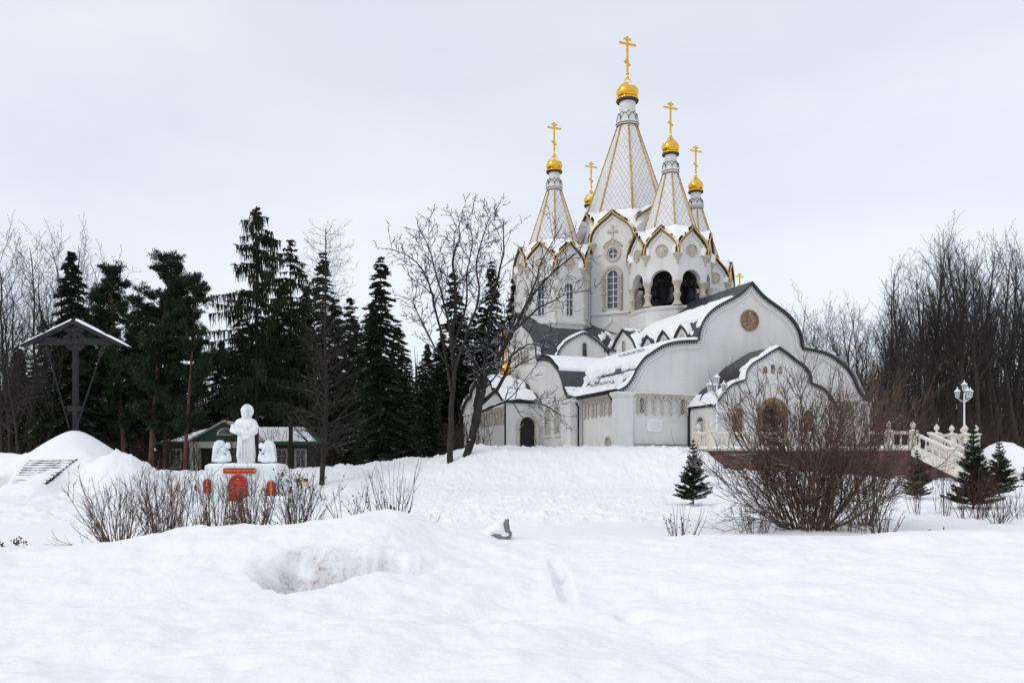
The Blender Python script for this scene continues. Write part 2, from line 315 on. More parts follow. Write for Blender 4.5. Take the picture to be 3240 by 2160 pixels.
def Hn(X, Y, fine=True):
    X = np.asarray(X, float); Y = np.asarray(Y, float)
    z = H0(X, Y)
    nearw = 1-sm(Y, 15, 22)
    # low swells of the near snow field
    z = z+nearw*((fbm(X*.35+3, Y*.35, 3)-.5)*.34)+nearw*(fbm(X*1.0+31, Y*1.0, 4, .55)-.5)*.26
    z = z+nearw*sm(X, 2, 6)*.05
    z = z-(1-sm(X, -8, -6.3))*.12*np.exp(-((Y-17)/3)**2)
    # near ploughed bank
    A = np.interp(X, [-12, -8.4, -6.5, -5.75, -5, -3.76, -3.04, -2.33, -1.8, -1.25, -.55, .2, 1], [.1, .1, .12, .24, .34, .44, .56, .68, .62, .40, .17, .04, 0])
    front = np.where(Y < 14, np.exp(-((Y-14)/2.9)**2), np.exp(-((Y-14)/1.25)**2))
    z = z+A*front*(1+.12*(fbm(X*1.3, Y*1.3, 3)-.5))
    z = z-sm(-X, 3.5, 7)*.16*sm(Y, 14.5, 16)*(1-sm(Y, 19, 23))
    # undercut face with grime
    w = sm(X, -3.4, -2.85)*(1-sm(X, -1.3, -.6))
    wob = (fbm(X*2.2, X*0+4, 3)-.5)
    Yf = 10.95+wob*.6; Yl = np.interp(X, [-3.2, -2.8, -2.3, -1.9, -1.5, -1.1, -.8], [10.4, 9.55, 9.15, 9.75, 10.25, 10.4, 10.8])+wob*.25
    fl = np.interp(X, [-3.2, -2.4, -1.4, -.8], [.3, .02, .2, .35])
    m = w*sm(Y, Yl-.06, Yl+.14)*(1-sm(Y, Yf-.12, Yf+.5)); z = z*(1-m)+fl*m
    dirt = w*sm(Y, Yl+.02, Yl+.2)*(1-sm(Y, Yf+.1, Yf+.7))*np.interp(X, [-3.2, -2.9, -2.4, -2.0, -1.7, -1.1], [.6, 1, 1, .5, .7, .35])
    # furrow, footprints and hollows in front
    def dent(x, y, rx, ry, d): return d*np.exp(-(((X-x)/rx)**2+((Y-y)/ry)**2)**2)
    z = z-.17*np.exp(-((X-.62)/.09)**4-((Y-11.0)/1.5)**6)+dent(.62, 11.0, .3, 1.7, .03)
    for u_, v_, rx, ry, d in ((1460, 1935, .17, .3, .26), (1640, 1945, .35, .3, .13), (1560, 1900, .3, .25, .1), (1936, 1912, .1, .14, .12), (2002, 1942, .14, .2, .15), (940, 1966, .07, .1, .07), (1770, 1900, .4, .25, .06), (2832, 1842, .5, .12, .1), (2700, 1800, .6, .2, .08), (3000, 1780, .7, .15, .08), (1549, 2130, .14, .05, .06), (560, 2080, .12, .08, .06), (520, 2035, .18, .06, .05), (2150, 1990, .25, .12, .05), (700, 2020, .4, .15, .05), (2500, 1900, .5, .2, .07), (2350, 1830, .6, .2, .07), (2700, 2130, .16, .04, .05), (3180, 2000, .1, .06, .05), (2950, 1900, .2, .1, .05), (300, 1850, .6, .35, .07), (560, 1800, .5, .3, .07)):
        y_ = 1.29*2700/(v_-1500); z = z-dent((u_-1620)*y_/2700, y_, rx, ry, d)
    # church hill and the bank in front of it
    u = X/np.maximum(Y, 1)*F+1620; Xc = X*61/np.maximum(Y, 8)
    zc = np.interp(Xc, [-45, -22, -16.5, -13.3, -10.5, -7.2, -6.3, -4.9, -4.2, -2.6, -1.5, 0, 3, 8, 12.6, 14.0, 15.2, 17, 22, 28, 34, 38, 45], [1.9, 1.95, 2.0, 2.22, 2.42, 2.92, 2.85, 3.05, 3.35, 3.78, 3.74, 3.68, 3.62, 3.66, 3.64, 3.3, 2.1, 1.95, 1.8, 1.3, 1.0, 1.3, 3.0])
    rough = sm(Y, 50, 56)
    ys = np.interp(Xc, [-20, -12, -5, 0, 13, 16, 30], [56, 55, 52, 52, 52, 47, 44])
    k = sm(Y, ys, 61.5); back = np.interp(Xc, [-12, -6, -3, 14, 15, 40], [1.5, 1.9, 3.6, 3.6, 3.0, 3.4])
    bb = sm(Y, 62, 70)
    top = zc*(1-bb)+back*bb
    base = np.minimum(z, 1.2)
    z = np.where(Y > 40, base*(1-k)+top*k, z)
    far = sm(Y, 90, 200); z = z+far*2
    # clods on the slopes
    bm = sm(Y, ys, ys+2)*(1-sm(Y, 62, 66))
    z = z+bm*((fbm(X*.9, Y*.9, 4, .6)-.5)*.32+np.maximum(fbm(X*2.6, Y*2.6, 3, .6)-.56, 0)*.55)
    mid = sm(Y, 24, 28)*(1-sm(Y, 52, 56))
    z = z+mid*(fbm(X*.22+5, Y*.22, 4)-.5)*.22+mid*np.maximum(fbm(X*1.1, Y*1.1+7, 3)-.56, 0)*.55+mid*np.maximum(fbm(X*2.7, Y*2.7+7, 3, .6)-.6, 0)*.5
    # mound of the wooden cross and the banks beside it
    r = np.sqrt((X+25.6)**2+((Y-50)*.9)**2); mound = 4.4-.78*np.sqrt(r*r+.5)+.42
    sk = -1+3.9*np.exp(-(((X+22)/3.1)**2+((Y-48)/4)**2)); lb = -1+4.05*np.exp(-(((X+28.6)/1.9)**2+((Y-44.5)/2.6)**2))
    lb2 = -1+3.95*np.exp(-(((X+28)/8)**4+((Y-50)/3.2)**2))
    lump = (fbm(X*.8+2, Y*.8, 4, .6)-.5)*.5+np.maximum(fbm(X*2.6, Y*2.6, 3, .6)-.54, 0)*.6
    mm = np.maximum.reduce([mound+(lump-.1)*sm(r, 1.6, 3.2), sk+lump, lb+lump, lb2+lump*.6]); z = np.maximum(z, mm)+.0
    xs_ = (Y-43.8)*.3; st = sm(X+xs_, -26.5, -25.8)*(1-sm(X, -24.3, -22.8))*sm(Y, 41.6, 43.6)*(1-sm(Y, 47.6, 48)); stz = 1.2+np.clip((Y-43.6)/3.8, 0, 1)*1.2+.16*(fbm(X*1.3, Y*1.3, 3)-.3)
    z = z*(1-st)+stz*st
    # heap behind the stairs on the right
    z = np.maximum(z, -1+5.0*np.exp(-(((X-39)/4.2)**2+((Y-68)/3.5)**2)**.9)+.5*(fbm(X*.8, Y*.8+3, 4, .6)-.5)+.9*np.exp(-(((X-44)/5)**2+((Y-67)/4)**2)))
    if fine:
        z = z+.010*(fbm(X*9, Y*9, 3, .6)-.5)*nearw+nearw*(fbm(X*2.3+8, Y*2.3, 3)-.5)*.05
    return z, dirt
def Hz(x, y): return float(Hn(np.array([x]), np.array([y]), False)[0][0])
def hit(u, v, y0=8, y1=120):
    Y = np.arange(y0, y1, .1); X = (u-1620)*Y/F; zr = EYE+(HV-v)*Y/F; z = Hn(X, Y, False)[0]
    i = np.argmax(z >= zr); return (float(X[i]), float(Y[i]), float(z[i]))
def at(u, Y): x = (u-1620)*Y/F; return (x, Y, Hz(x, Y))
nr, na = 1150, 1150
rr = np.concatenate([np.linspace(.5, 7, 40)[:-1], 7*np.exp(np.linspace(0, math.log(700/7), nr-39))])
aa = R(60)*np.linspace(-1, 1, na)*(.55+.45*np.abs(np.linspace(-1, 1, na))**2)
RR, AA = np.meshgrid(rr, aa, indexing='ij'); GX = RR*np.sin(AA); GY = RR*np.cos(AA)-3
GZ, GD = Hn(GX, GY)
g = Geo(); g.sheet(np.stack([GX, GY, GZ], -1)); g.f[0] = g.f[0][:, ::-1]
gr = g.build('snow_ground', M['ground'], smooth=True); tag(gr, 'uneven snow covering the ground up to the church hill', kind='structure')
at_ = gr.data.attributes.new('dirt', 'FLOAT', 'POINT'); at_.data.foreach_set('value', GD.ravel().astype(np.float32))
# ------------------------------------------------------------ church
BZ = 3.4
church = empty('church', (KX, KY, BZ), CA, label='white Orthodox church with tent roofs, golden domes and dark snow patched roofs on the hill', cat='church')
def B(g, name, m, parent=None, smooth=False, ang=None):      # church-local mesh, heights given absolute
    if name in SPLIT and len(g.cut) > 1: return [q.build(name, m, parent or church, smooth, off=(0, 0, BZ), ang=ang) for q in g.pieces()]
    return g.build(name, m, parent or church, smooth, off=(0, 0, BZ), ang=ang)
SPLIT = {'blind_arch', 'arcade_column', 'corbel', 'gilded_rib', 'gable_hood', 'gilded_gable_edge', 'gable_edge_board', 'gable_snow', 'belfry_column', 'window_sill', 'gable_moulding', 'upper_gable'}
def catm(P, k=5):
    P = [np.array(p, float) for p in P]; o = []
    for i in range(len(P)-1):
        a = P[max(i-1, 0)]; b = P[i]; c = P[i+1]; d = P[min(i+2, len(P)-1)]
        for j in range(k):
            t = j/k; o.append(.5*((2*b)+(c-a)*t+(2*a-5*b+4*c-d)*t*t+(3*b-a-3*c+d)*t**3))
    o.append(P[-1]); return [tuple(p) for p in o]
MAIN_H = catm([(12.05, 8.1), (11.5, 8.45), (11.0, 9.1), (10.6, 9.85), (9.95, 10.65), (9.45, 10.98), (8.45, 11.6), (7.4, 11.95), (6.3, 12.12), (5.15, 12.22)], 3)+catm([(5.1, 12.3), (5.02, 12.8), (4.9, 13.3), (4.62, 13.85), (4.15, 14.42), (3.5, 14.95), (2.6, 15.45), (1.5, 16.02), (.75, 16.55), (0, 17.25)], 3)
POR_H = catm([(5.98, 6.8), (5.65, 7.2), (5.25, 7.7), (4.7, 8.25), (4.2, 8.57), (3.2, 8.87)], 3)+catm([(3.12, 9.0), (3.08, 9.45), (2.8, 9.9), (2.35, 10.25), (1.7, 10.6), (.95, 11.05), (0, 11.55)], 3)
def full(h, cx): return [(cx-x, z) for x, z in h]+[(cx+x, z) for x, z in reversed(h[:-1])]
def offs(P, d):                                  # offset a profile polyline upwards/outwards by d
    P = [Vector(p) for p in P]; o = []
    for i, p in enumerate(P):
        t = (P[min(i+1, len(P)-1)]-P[max(i-1, 0)]).normalized(); n = Vector((-t.y, t.x)); o.append((p.x+n.x*d, p.y+n.y*d))
    m = len(P)//2
    if d < -.15 and len(P) % 2 and abs(P[0].y-P[-1].y) < .01 and P[m].y > P[0].y+.5:      # inward offset of a pointed gable: keep both flanks on their own side
        cx = P[m].x; bad = [i for i in range(len(o)) if (i < m and o[i][0] > cx) or (i > m and o[i][0] < cx)]+[m]; zt = min(o[i][1] for i in bad)
        for i in bad: o[i] = (cx+(i-m)*1e-4, zt-abs(i-m)*1e-4)
    return o
NW, NS = Vector((0, -1, 0)), Vector((-1, 0, 0))      # outward normals: west front (local -y), side front (local -x)
def shell(g, P, th, O, n, d0, d1):               # thick curved sheet following profile P
    Q = offs(P, th); loop = [tuple(p) for p in P]+[tuple(q) for q in reversed(Q)]
    N = Vector(n); O = Vector(O); ex = Vector((0, 0, 1)).cross(N); m = len(P)
    V = [tuple(O+ex*p[0]+Vector((0, 0, p[1]))+N*d) for d in (d0, d1) for p in loop]; L = 2*m
    fs = [(i, (i+1) % L, (i+1) % L+L, i+L) for i in range(L)]
    fs += [(i, i+1, L-2-i, L-1-i) for i in range(m-1)]+[(L+i, L+L-1-i, L+L-2-i, L+i+1) for i in range(m-1)]
    g.add(V, fs)
def dentils(g, P, O, n, d, step=.28, sz=.11):    # little saw teeth under a roof edge
    N = Vector(n); ex = Vector((0, 0, 1)).cross(N); P = [Vector(p) for p in P]; acc = 0
    for a, b in zip(P, P[1:]):
        L = (b-a).length; t = (b-a)/max(L, 1e-6); nn = Vector((-t.y, t.x))
        while acc < L:
            c = a+t*acc-nn*.02
            pts = [c-t*sz*.6, c+t*sz*.6, c-nn*sz*1.7]
            if (pts[1]-pts[0]).cross(pts[2]-pts[0]) < 0: pts = pts[::-1]
            g.prism([[(p.x, p.y) for p in pts]], O, n, d, d+.1); acc += step
        acc -= L
def snow_on(g, P, O, n, d0, d1, fn, th=.16, off=.0, nd=70):
    """snow lying on a curved roof: fn(arc position 0..1, depth position 0..1, noise) -> thickness 0..1"""
    P = [Vector(p) for p in P]; L = [0]
    for a, b in zip(P, P[1:]): L.append(L[-1]+(b-a).length)
    ns = max(12, int(L[-1]/.14)); S = np.linspace(0, L[-1], ns); px = np.interp(S, L, [p.x for p in P]); pz = np.interp(S, L, [p.y for p in P])
    tx = np.gradient(px); tz = np.gradient(pz); q = np.hypot(tx, tz); nx = -tz/q; nzz = tx/q
    D = np.linspace(d0, d1, nd); s2, dd = np.meshgrid(S, D, indexing='ij'); ee = snow_on.seed; snow_on.seed += 3.7
    nf = fbm(s2*.9+ee, dd*.9+ee, 4, .6); T = fn(s2/L[-1], (dd-d0)/(d1-d0), nf)
    keep = T > .02; h = off+.012+th*np.clip(T, 0, 1)*(.75+.5*fbm(s2*2+ee, dd*2, 3))
    h = np.where(keep, h, off-.02)
    N = Vector(n); ex = Vector((0, 0, 1)).cross(N); O = np.array(O)
    a = px[:, None]+nx[:, None]*h; b = pz[:, None]+nzz[:, None]*h
    V = O+a[..., None]*np.array(ex)+b[..., None]*np.array([0, 0, 1.])+dd[..., None]*np.array(N)
    f = []; i, j = np.nonzero(keep[:-1, :-1] | keep[1:, :-1] | keep[:-1, 1:] | keep[1:, 1:])
    k = nd; F4 = np.stack([i*k+j, i*k+j+1, (i+1)*k+j+1, (i+1)*k+j], -1)
    v0, v1, v3 = V.reshape(-1, 3)[F4[0][0]], V.reshape(-1, 3)[F4[0][1]], V.reshape(-1, 3)[F4[0][3]]
    mid = len(px)//2; jm = nd//2
    a_ = V[mid, jm+1]-V[mid, jm]; b_ = V[mid+1, jm]-V[mid, jm]; up = np.array(ex)*nx[mid]+np.array([0, 0, 1.])*nzz[mid]
    if np.dot(np.cross(a_, b_), up) < 0: F4 = F4[:, ::-1]
    g.add(V.reshape(-1, 3), F4)
snow_on.seed = 1.3
def arch(cx, z0, w, h, k=8):                     # round-headed opening: bottom z0, total height h
    r = w/2; zc = z0+h-r; return [(cx-r, z0), (cx+r, z0)]+[(cx+r*math.cos(pi*i/k), zc+r*math.sin(pi*i/k)) for i in range(k+1)]
def circ(cx, cz, r, k=24): return [(cx+r*math.cos(2*pi*i/k), cz+r*math.sin(2*pi*i/k)) for i in range(k)]
def ring(g, o, i, O, n, d0, d1): g.prism([o, i], O, n, d0, d1)
def window(wallg, parent, cx, z0, w, h, O, n, depth=.35, frame=.14, fm='stonep', cols=2, rows=3, proud=.09, lat=False, holes=None, barm='white'):
    """returns the hole loop; builds glass, bars and surround as one window part"""
    lo = arch(cx, z0, w, h)
    fr = Geo(); ring(fr, arch(cx, z0-frame*.6, w+2*frame, h+frame*1.6), lo, O, n, -.02, proud)
    o = B(fr, 'window', M[fm], parent)
    gl = Geo(); gl.prism([arch(cx, z0+.01, w-.02, h-.02)], O, n, -depth, -depth+.05); B(gl, 'pane', M['glass'], o)
    b = Geo()
    if lat:
        st = .22
        for sg in (1, -1):
            x = -w-h
            while x < w+h:
                seg = []
                for t in np.linspace(0, 1, 40):
                    a = cx+x+sg*(t*h)*.6; z = z0+t*h; r = w/2
                    ok = abs(a-cx) < r and (z < z0+h-r or (a-cx)**2+(z-(z0+h-r))**2 < r*r)
                    if ok: seg.append((a, z))
                if len(seg) > 2:
                    (a0, zz0), (a1, zz1) = seg[0], seg[-1]; q = .022
                    b.prism([[(a0-q, zz0), (a0+q, zz0), (a1+q, zz1), (a1-q, zz1)]], O, n, -.12-(sg+1)*.01, -.1-(sg+1)*.01)
                x += st
    else:
        for i in range(1, cols): a = cx-w/2+w*i/cols; b.prism([[(a-.03, z0), (a+.03, z0), (a+.03, z0+h-.02), (a-.03, z0+h-.02)]], O, n, -depth+.05, -depth+.1)
        for i in range(1, rows): z = z0+h*i/rows; b.prism([[(cx-w/2, z-.03), (cx+w/2, z-.03), (cx+w/2, z+.03), (cx-w/2, z+.03)]], O, n, -depth+.052, -depth+.095)
    if b.nv: B(b, 'glazing_bar' if not lat else 'lattice', M[barm if not lat else 'lattice'], o)
    return arch(cx, z0, w, h)

cxm, cys = 11.95, 19.2
# ---- west front wall
holes = []; O0 = (0, 0, 0)
warc = [1.46+.735*i for i in range(7)]           # small columns of the arcade frieze
colx = [1.46+.735*i for i in range(7)]
wal = Geo(); prof = full(MAIN_H, cxm)
outer = [(0-.1, 2.6)]+[(max(-.1, p[0]), p[1]) for p in prof]+[(24.0, 2.6)]
outer = outer[::-1]
hs = []
W_west = empty('tmp', (0, 0, 0)); bpy.data.objects.remove(W_west)
wobj = None
def arcade(g_holes, xs, win_idx, parent, O, n, z0=6.42, top=7.6):
    for i in range(len(xs)-1):
        c = (xs[i]+xs[i+1])/2
        if i in win_idx: g_holes.append((c, z0, .42, top-z0, True))
        else: g_holes.append((c, z0, .46, top-z0-.05, False))
recs = []; arcade(recs, colx, (0, 5), None, O0, NW)
recs = [(r[0], r[1], r[2], r[3], (i in (0, 5))) for i, r in enumerate(recs)]
mir = [(2*cxm-r[0], *r[1:]) for r in recs]
loops = [arch(r[0], r[1], r[2], r[3]) for r in recs+mir]
wal.prism([outer]+loops, O0, NW, -.5, 0)
wall_west = B(wal, 'west_gable_wall', M['wall'])
bk = Geo()
for r in recs+mir:
    if not r[4]: bk.prism([arch(r[0], r[1]-.02, r[2]+.04, r[3]+.04)], O0, NW, -.3, -.12)
B(bk, 'blind_arch', M['wallp'], wall_west)
for r in recs+mir:
    if r[4]: window(None, wall_west, r[0], r[1], r[2], r[3], O0, NW, lat=True, frame=.05, depth=.3)
def small_col(g, x, O, n, z0, z1, r=.075, d=.08):
    N = Vector(n); ex = Vector((0, 0, 1)).cross(N); p = Vector(O)+ex*x+N*d; h = z1-z0
    g.lathe([(.01, z0-.12), (r*.9, z0-.04), (r*1.25, z0), (r*.9, z0+.08), (r*1.15, z0+h*.25), (r*.85, z0+h*.3), (r*1.2, z0+h*.55), (r*.85, z0+h*.6), (r*.9, z1-.18), (r*1.7, z1-.02), (r*1.7, z1)], 10, loc=(p.x, p.y, 0))
def friezes(parent, xs, O, n, z0, z1, xa, xb, hi=8.02):
    c = Geo()
    for x in xs: small_col(c, x, O, n, z0, z1-.25)
    for i in range(len(xs)-1):
        m_ = (xs[i]+xs[i+1])/2; w = xs[i+1]-xs[i]; ro = w/2; ri = w/2-.13; k = 8
        z = z1-.25; lp = [(m_+ro*math.cos(pi*j/k), z+ro*math.sin(pi*j/k)) for j in range(k+1)]+[(m_-ri*math.cos(pi*j/k), z+ri*math.sin(pi*j/k)) for j in range(k+1)]
        c.prism([lp], O, n, .005, .13)
    B(c, 'arcade_column', M['stone'], parent)
    f = Geo(); f.prism([[(xa, hi-.33), (xb, hi-.33), (xb, hi-.12), (xa, hi-.12)]], O, n, .003, .12); B(f, 'carved_frieze', M['stone'], parent)
    f = Geo(); f.prism([[(xa, hi-.12), (xb, hi-.12), (xb, hi), (xa, hi)]], O, n, .003, .24); B(f, 'cornice', M['wallp'], parent)
friezes(wall_west, colx, O0, NW, 6.35, 7.65, .98, 6.9)
friezes(wall_west, [2*cxm-x for x in reversed(colx)], O0, NW, 6.35, 7.65, 2*cxm-6.9, 2*cxm-.98)
# molding following the roof edge, corner pilasters, base course
md = Geo()
q = offs(prof, -.42); md.prism([[p for p in q]+[p for p in reversed(offs(prof, -.56))]], O0, NW, .002, .08)
q = offs(prof, -.66); md.prism([[p for p in q]+[p for p in reversed(offs(prof, -.74))]], O0, NW, .002, .05)
B(md, 'wall_moulding', M['wallp'], wall_west)
pl = Geo(); pl.box((-.35, -.2, 2.6), (.93, .72, 7.6)); pl.box((-.42, -.27, 7.6), (1.0, .79, 7.75)); pl.box((-.5, -.35, 7.75), (1.08, .87, 7.98)); pl.box((-.42, -.27, 2.6), (1.0, .79, 4.0))
B(pl, 'corner_pilaster', M['wallp']); pl = Geo(); pl.box((22.9, -.2, 2.6), (24.2, .72, 7.6)); pl.box((22.8, -.3, 7.6), (24.3, .82, 7.95))
B(pl, 'corner_pilaster', M['wallp'])
bs = Geo(); bs.box((1.0, -.1, 2.6), (6.1, -.002, 3.95)); B(bs, 'plinth', M['wallp'])
sb = Geo(); sb.box((1.002, -.16, 3.955), (6.1, -.01, 4.0)); B(sb, 'plinth_capping', M['trim'])
# plaque
pq = Geo(); pq.prism([[(2.3, 5.02), (3.62, 5.02), (3.62, 5.9), (3.4, 5.9), (3.2, 5.98), (2.95, 6.03), (2.7, 5.98), (2.5, 5.9), (2.3, 5.9)]], O0, NW, .002, .06); plq = B(pq, 'plaque', M['white'])
pt = Geo()
for i, (w_, ) in enumerate([(.3,), (.7,), (.8,), (.9,), (1.0,), (.95,), (1.05,), (.6,)]):
    z = 5.82-i*.093; pt.prism([[(2.96-w_/2, z), (2.96+w_/2, z), (2.96+w_/2, z+.02), (2.96-w_/2, z+.02)]], O0, NW, .06, .066)
pt.prism([circ(2.38, 5.8, .03, 8)], O0, NW, .06, .08); pt.prism([circ(3.54, 5.8, .03, 8)], O0, NW, .06, .08)
B(pt, 'engraving', M['greywhite'], plq)
# mosaic medallion
ms = Geo(); ms.prism([circ(11.8, 14.18, .86, 32), circ(11.8, 14.18, .7, 32)], O0, NW, .003, .16); md_ = B(ms, 'mosaic_medallion', M['ochre'])
ms = Geo(); ms.prism([circ(11.8, 14.18, .71, 32)], O0, NW, .003, .07); B(ms, 'mosaic', M['mosaic'], md_)

# ---- roofs
LOW = [p for p in MAIN_H if p[0] > 5.12]; UP = [p for p in MAIN_H if p[0] <= 5.12]
def roofset(name, P, O, n, d0, d1, dent=True, ds=(.22, .085)):
    g = Geo(); shell(g, P, .1, O, n, d0, d1); r = B(g, name, M['roof'], smooth=True, ang=40)
    t = Geo(); shell(t, offs(P, -.06), .06, O, n, d1-.3, d1-.02)
    if dent: dentils(t, offs(P, -.06), O, n, d1-.14, *ds)
    B(t, 'eave_edge', M['trim'], r); return r
def prof_at(h, cx): return full(h, cx)
wl_left = [(cxm-x, z) for x, z in LOW]; wl_left[0] = (-.32, 8.02)
up_w = full(UP, cxm); wl_right = [(cxm+x, z) for x, z in reversed(LOW)]
r1 = roofset('aisle_roof', wl_left, O0, NW, -14.5, .26); r2 = roofset('nave_roof', up_w, O0, NW, -19, .26); r3 = roofset('aisle_roof', wl_right, O0, NW, -38, .26)
# side arm: along a = -y (so the profile centre is -cys), plane x = -0.8
OS = (-.8, 0, 0)
s_low = [(-cys+x, z) for x, z in reversed(LOW)]; s_low_l = [(-cys-x, z) for x, z in LOW]; s_up = full(UP, -cys)
r4 = roofset('side_aisle_roof', s_low, OS, NS, -7.9, .26); r5 = roofset('side_nave_roof', s_up, OS, NS, -12, .26); r6 = roofset('side_aisle_roof', s_low_l, OS, NS, -7.9, .26)
def th_low(s, d, n):          # snow on the lower west roof: bare streaks near the eave, bare band by the valley
    e = np.clip((s-.12-(n-.5)*.9)/.12, 0, 1); lowpart = sm(s, 0, .05)*(1-sm(s, .16, .3))*((n > .47)*.8)
    t = np.where(s > .34, 1, e*((n > .43) | (s > .42))); t = np.maximum(t, lowpart*(n > .5)); t = np.maximum(t, (1-sm(s, .03, .06))*.5)
    return t*(1-sm(d, .993, 1.))*sm(d, 0.2, .24)*(1-(np.abs(s-.27) < .012)*(d > .6))
g = Geo(); snow_on(g, wl_left, O0, NW, -14.5, .24, th_low, .2, .1, 140)
def th_sidelow(s, d, n):
    return np.where(s < .62, 1., 0)*1.*(s > .02)+np.where((s > .84) & (n > .42), .8, 0)*(1-sm(s, .97, 1))
snow_on(g, s_low, OS, NS, -7.9, .24, th_sidelow, .2, .1, 80)
def th_up(s, d, n):           # main ridge: snow on the lower two thirds of the visible slope, dark near the ridge
    k = .335-.12*(1-d)**.7+.03*(n-.5)*4
    t = np.where(s < k, 1, 0.)*sm(s, 0, .02)
    return t*np.where((s < .12) & (n < .44) & (d > .5), 0, 1)*(1-sm(d, .994, 1))*sm(d, .42, .5)
snow_on(g, up_w, O0, NW, -19, .24, th_up, .18, .1, 150)
def th_r(s, d, n): return ((n > .40)*1.)*sm(s, .02, .05)*(s < .93)
snow_on(g, wl_right, O0, NW, -12, .24, th_r, .25, .1, 80)
def th_sup(s, d, n): return np.where((s > .93-(1-d)*.0) & (d > .96), 1, 0.)*(n > .3)+np.where((d < .42) & (s > .72+.2*(n-.5)*2) & (n > .5), 1, 0)
snow_on(g, s_up, OS, NS, -12, .24, th_sup, .15, .1, 150)
B(g, 'snow', M['snow'], r1, smooth=True)
# snow guards on the lower roof
sg = Geo()
def along(P, f):
    P = [Vector(p) for p in P]; L = [0]
    for a, b in zip(P, P[1:]): L.append(L[-1]+(b-a).length)
    s = f*L[-1]; return np.interp(s, L, [p.x for p in P]), np.interp(s, L, [p.y for p in P])
for f, a, b in ((.52, .8, 4.8), (.23, 1.2, 5.6), (.15, 2.5, 6.2)):
    x, z = along(wl_left, f); nxy = np.array([-.75, 0, .66]); b0 = np.array([x, 0, z])+nxy*.18
    for k in (.16, .3): sg.tubes([b0+nxy*k+np.array([0, a, 0]), b0+nxy*k+np.array([0, b, 0])], [.025, .025], 5)
    y = a
    while y <= b: sg.tubes([b0+np.array([0, y, 0]), b0+nxy*.34+np.array([0, y, 0])], [.025, .025], 4); y += .8
B(sg, 'snow_guard', M['trim'], r1)

# ---- side walls
w = Geo()
sx = [1.4+.72*i for i in range(8)]               # columns of the side arcade at y = sx
srec = []
for i in range(7): srec.append((-(sx[i]+sx[i+1])/2, 6.4, .42 if i % 2 == 0 else .46, 1.15, i % 2 == 0))
lp = [arch(*r[:4]) for r in srec]+[arch(-2.32, 3.98, .78, .66)]
w.prism([[(-7.0, 2.6), (-.7, 2.6), (-.7, 8.05), (-7.0, 8.05)]]+lp, (.15, 0, 0), NS, -.5, 0)
aw = B(w, 'side_aisle_wall', M['wall']); OA = (.15, 0, 0)
bk = Geo()
for r in srec:
    if not r[4]: bk.prism([arch(r[0], r[1]-.02, r[2]+.04, r[3]+.04)], OA, NS, -.3, -.12)
B(bk, 'blind_arch', M['wallp'], aw)
for r in srec:
    if r[4]: window(None, aw, *r[:4], OA, NS, lat=True, frame=.05, depth=.3)
window(None, aw, -2.32, 3.98, .78, .66, OA, NS, lat=True, frame=.07, depth=.2)
friezes(aw, [-x for x in reversed(sx)], OA, NS, 6.35, 7.62, -6.5, -.9, 7.95)
for f in (-.6,): pass
# side gable wall with windows
w = Geo(); ps = full(MAIN_H, -cys)
swin = [(-9.8, 5.2, .95, 2.35), (-11.85, 5.2, .95, 2.35)]
up3 = [(-17.9, 12.1, .35, 1.3), (-17.2, 12.1, .35, 1.3), (-16.5, 12.1, .35, 1.3)]
w.prism([([(ps[0][0], 2.6)]+ps+[(ps[-1][0], 2.6)])[::-1]]+[arch(*a) for a in swin+up3], OS, NS, -.5, 0)
sw = B(w, 'side_gable_wall', M['wall'])
for a in swin: window(None, sw, *a, OS, NS, lat=True, frame=.12, depth=.3)
for a in up3: window(None, sw, *a, OS, NS, lat=True, frame=.06, depth=.3)
sl = Geo()
for a in swin: sl.prism([[(a[0]-.68, 5.0), (a[0]+.68, 5.0), (a[0]+.68, 5.14), (a[0]-.68, 5.14)]], OS, NS, .002, .22)
B(sl, 'window_sill', M['wallp'], sw)
md = Geo(); md.prism([offs(ps, -.42)+offs(ps, -.56)[::-1]], OS, NS, .002, .08); B(md, 'wall_moulding', M['wallp'], sw)
pl = Geo(); pl.box((-1.02, 6.85, 2.6), (.1, 7.75, 7.7)); pl.box((-1.1, 6.75, 7.7), (.2, 7.85, 7.98)); B(pl, 'corner_pilaster', M['wallp'])
# body behind the walls (closes the building)
bd = Geo(); bd.box((.3, .3, 2.6), (23.6, 38, 8.0)); bd.box((6.95, 5, 8), (16.95, 38, 12.15)); bd.box((0, 14.2, 8), (23.5, 24.2, 12.2)); bd.box((7.2, 14.5, 12.1), (16.7, 26, 15.0)); B(bd, 'inner_walls', M['wallp'])
# black drain pipes and gutters
def pipe(name, pts, r=.075):
    p = Geo(); p.tubes([pts], [[r]*len(pts)], 8); return B(p, name, M['black'], smooth=True)
pipe('drain_pipe', [(-.55, 7.0, 8.0), (-.55, 6.95, 7.85), (-.3, 6.75, 7.3), (-.3, 6.75, 4.0), (-.35, 6.7, 3.85), (-.5, 6.5, 3.8)]); pipe('drain_pipe', [(-.5, 1.0, 8.0), (-.5, 1.0, 7.8), (-.12, 1.0, 7.3), (-.12, 1.0, 3.6)])
pipe('gutter', [(-.42, -.3, 8.03), (-.42, 3, 8.02), (-.42, 6.9, 8.0)], .09)

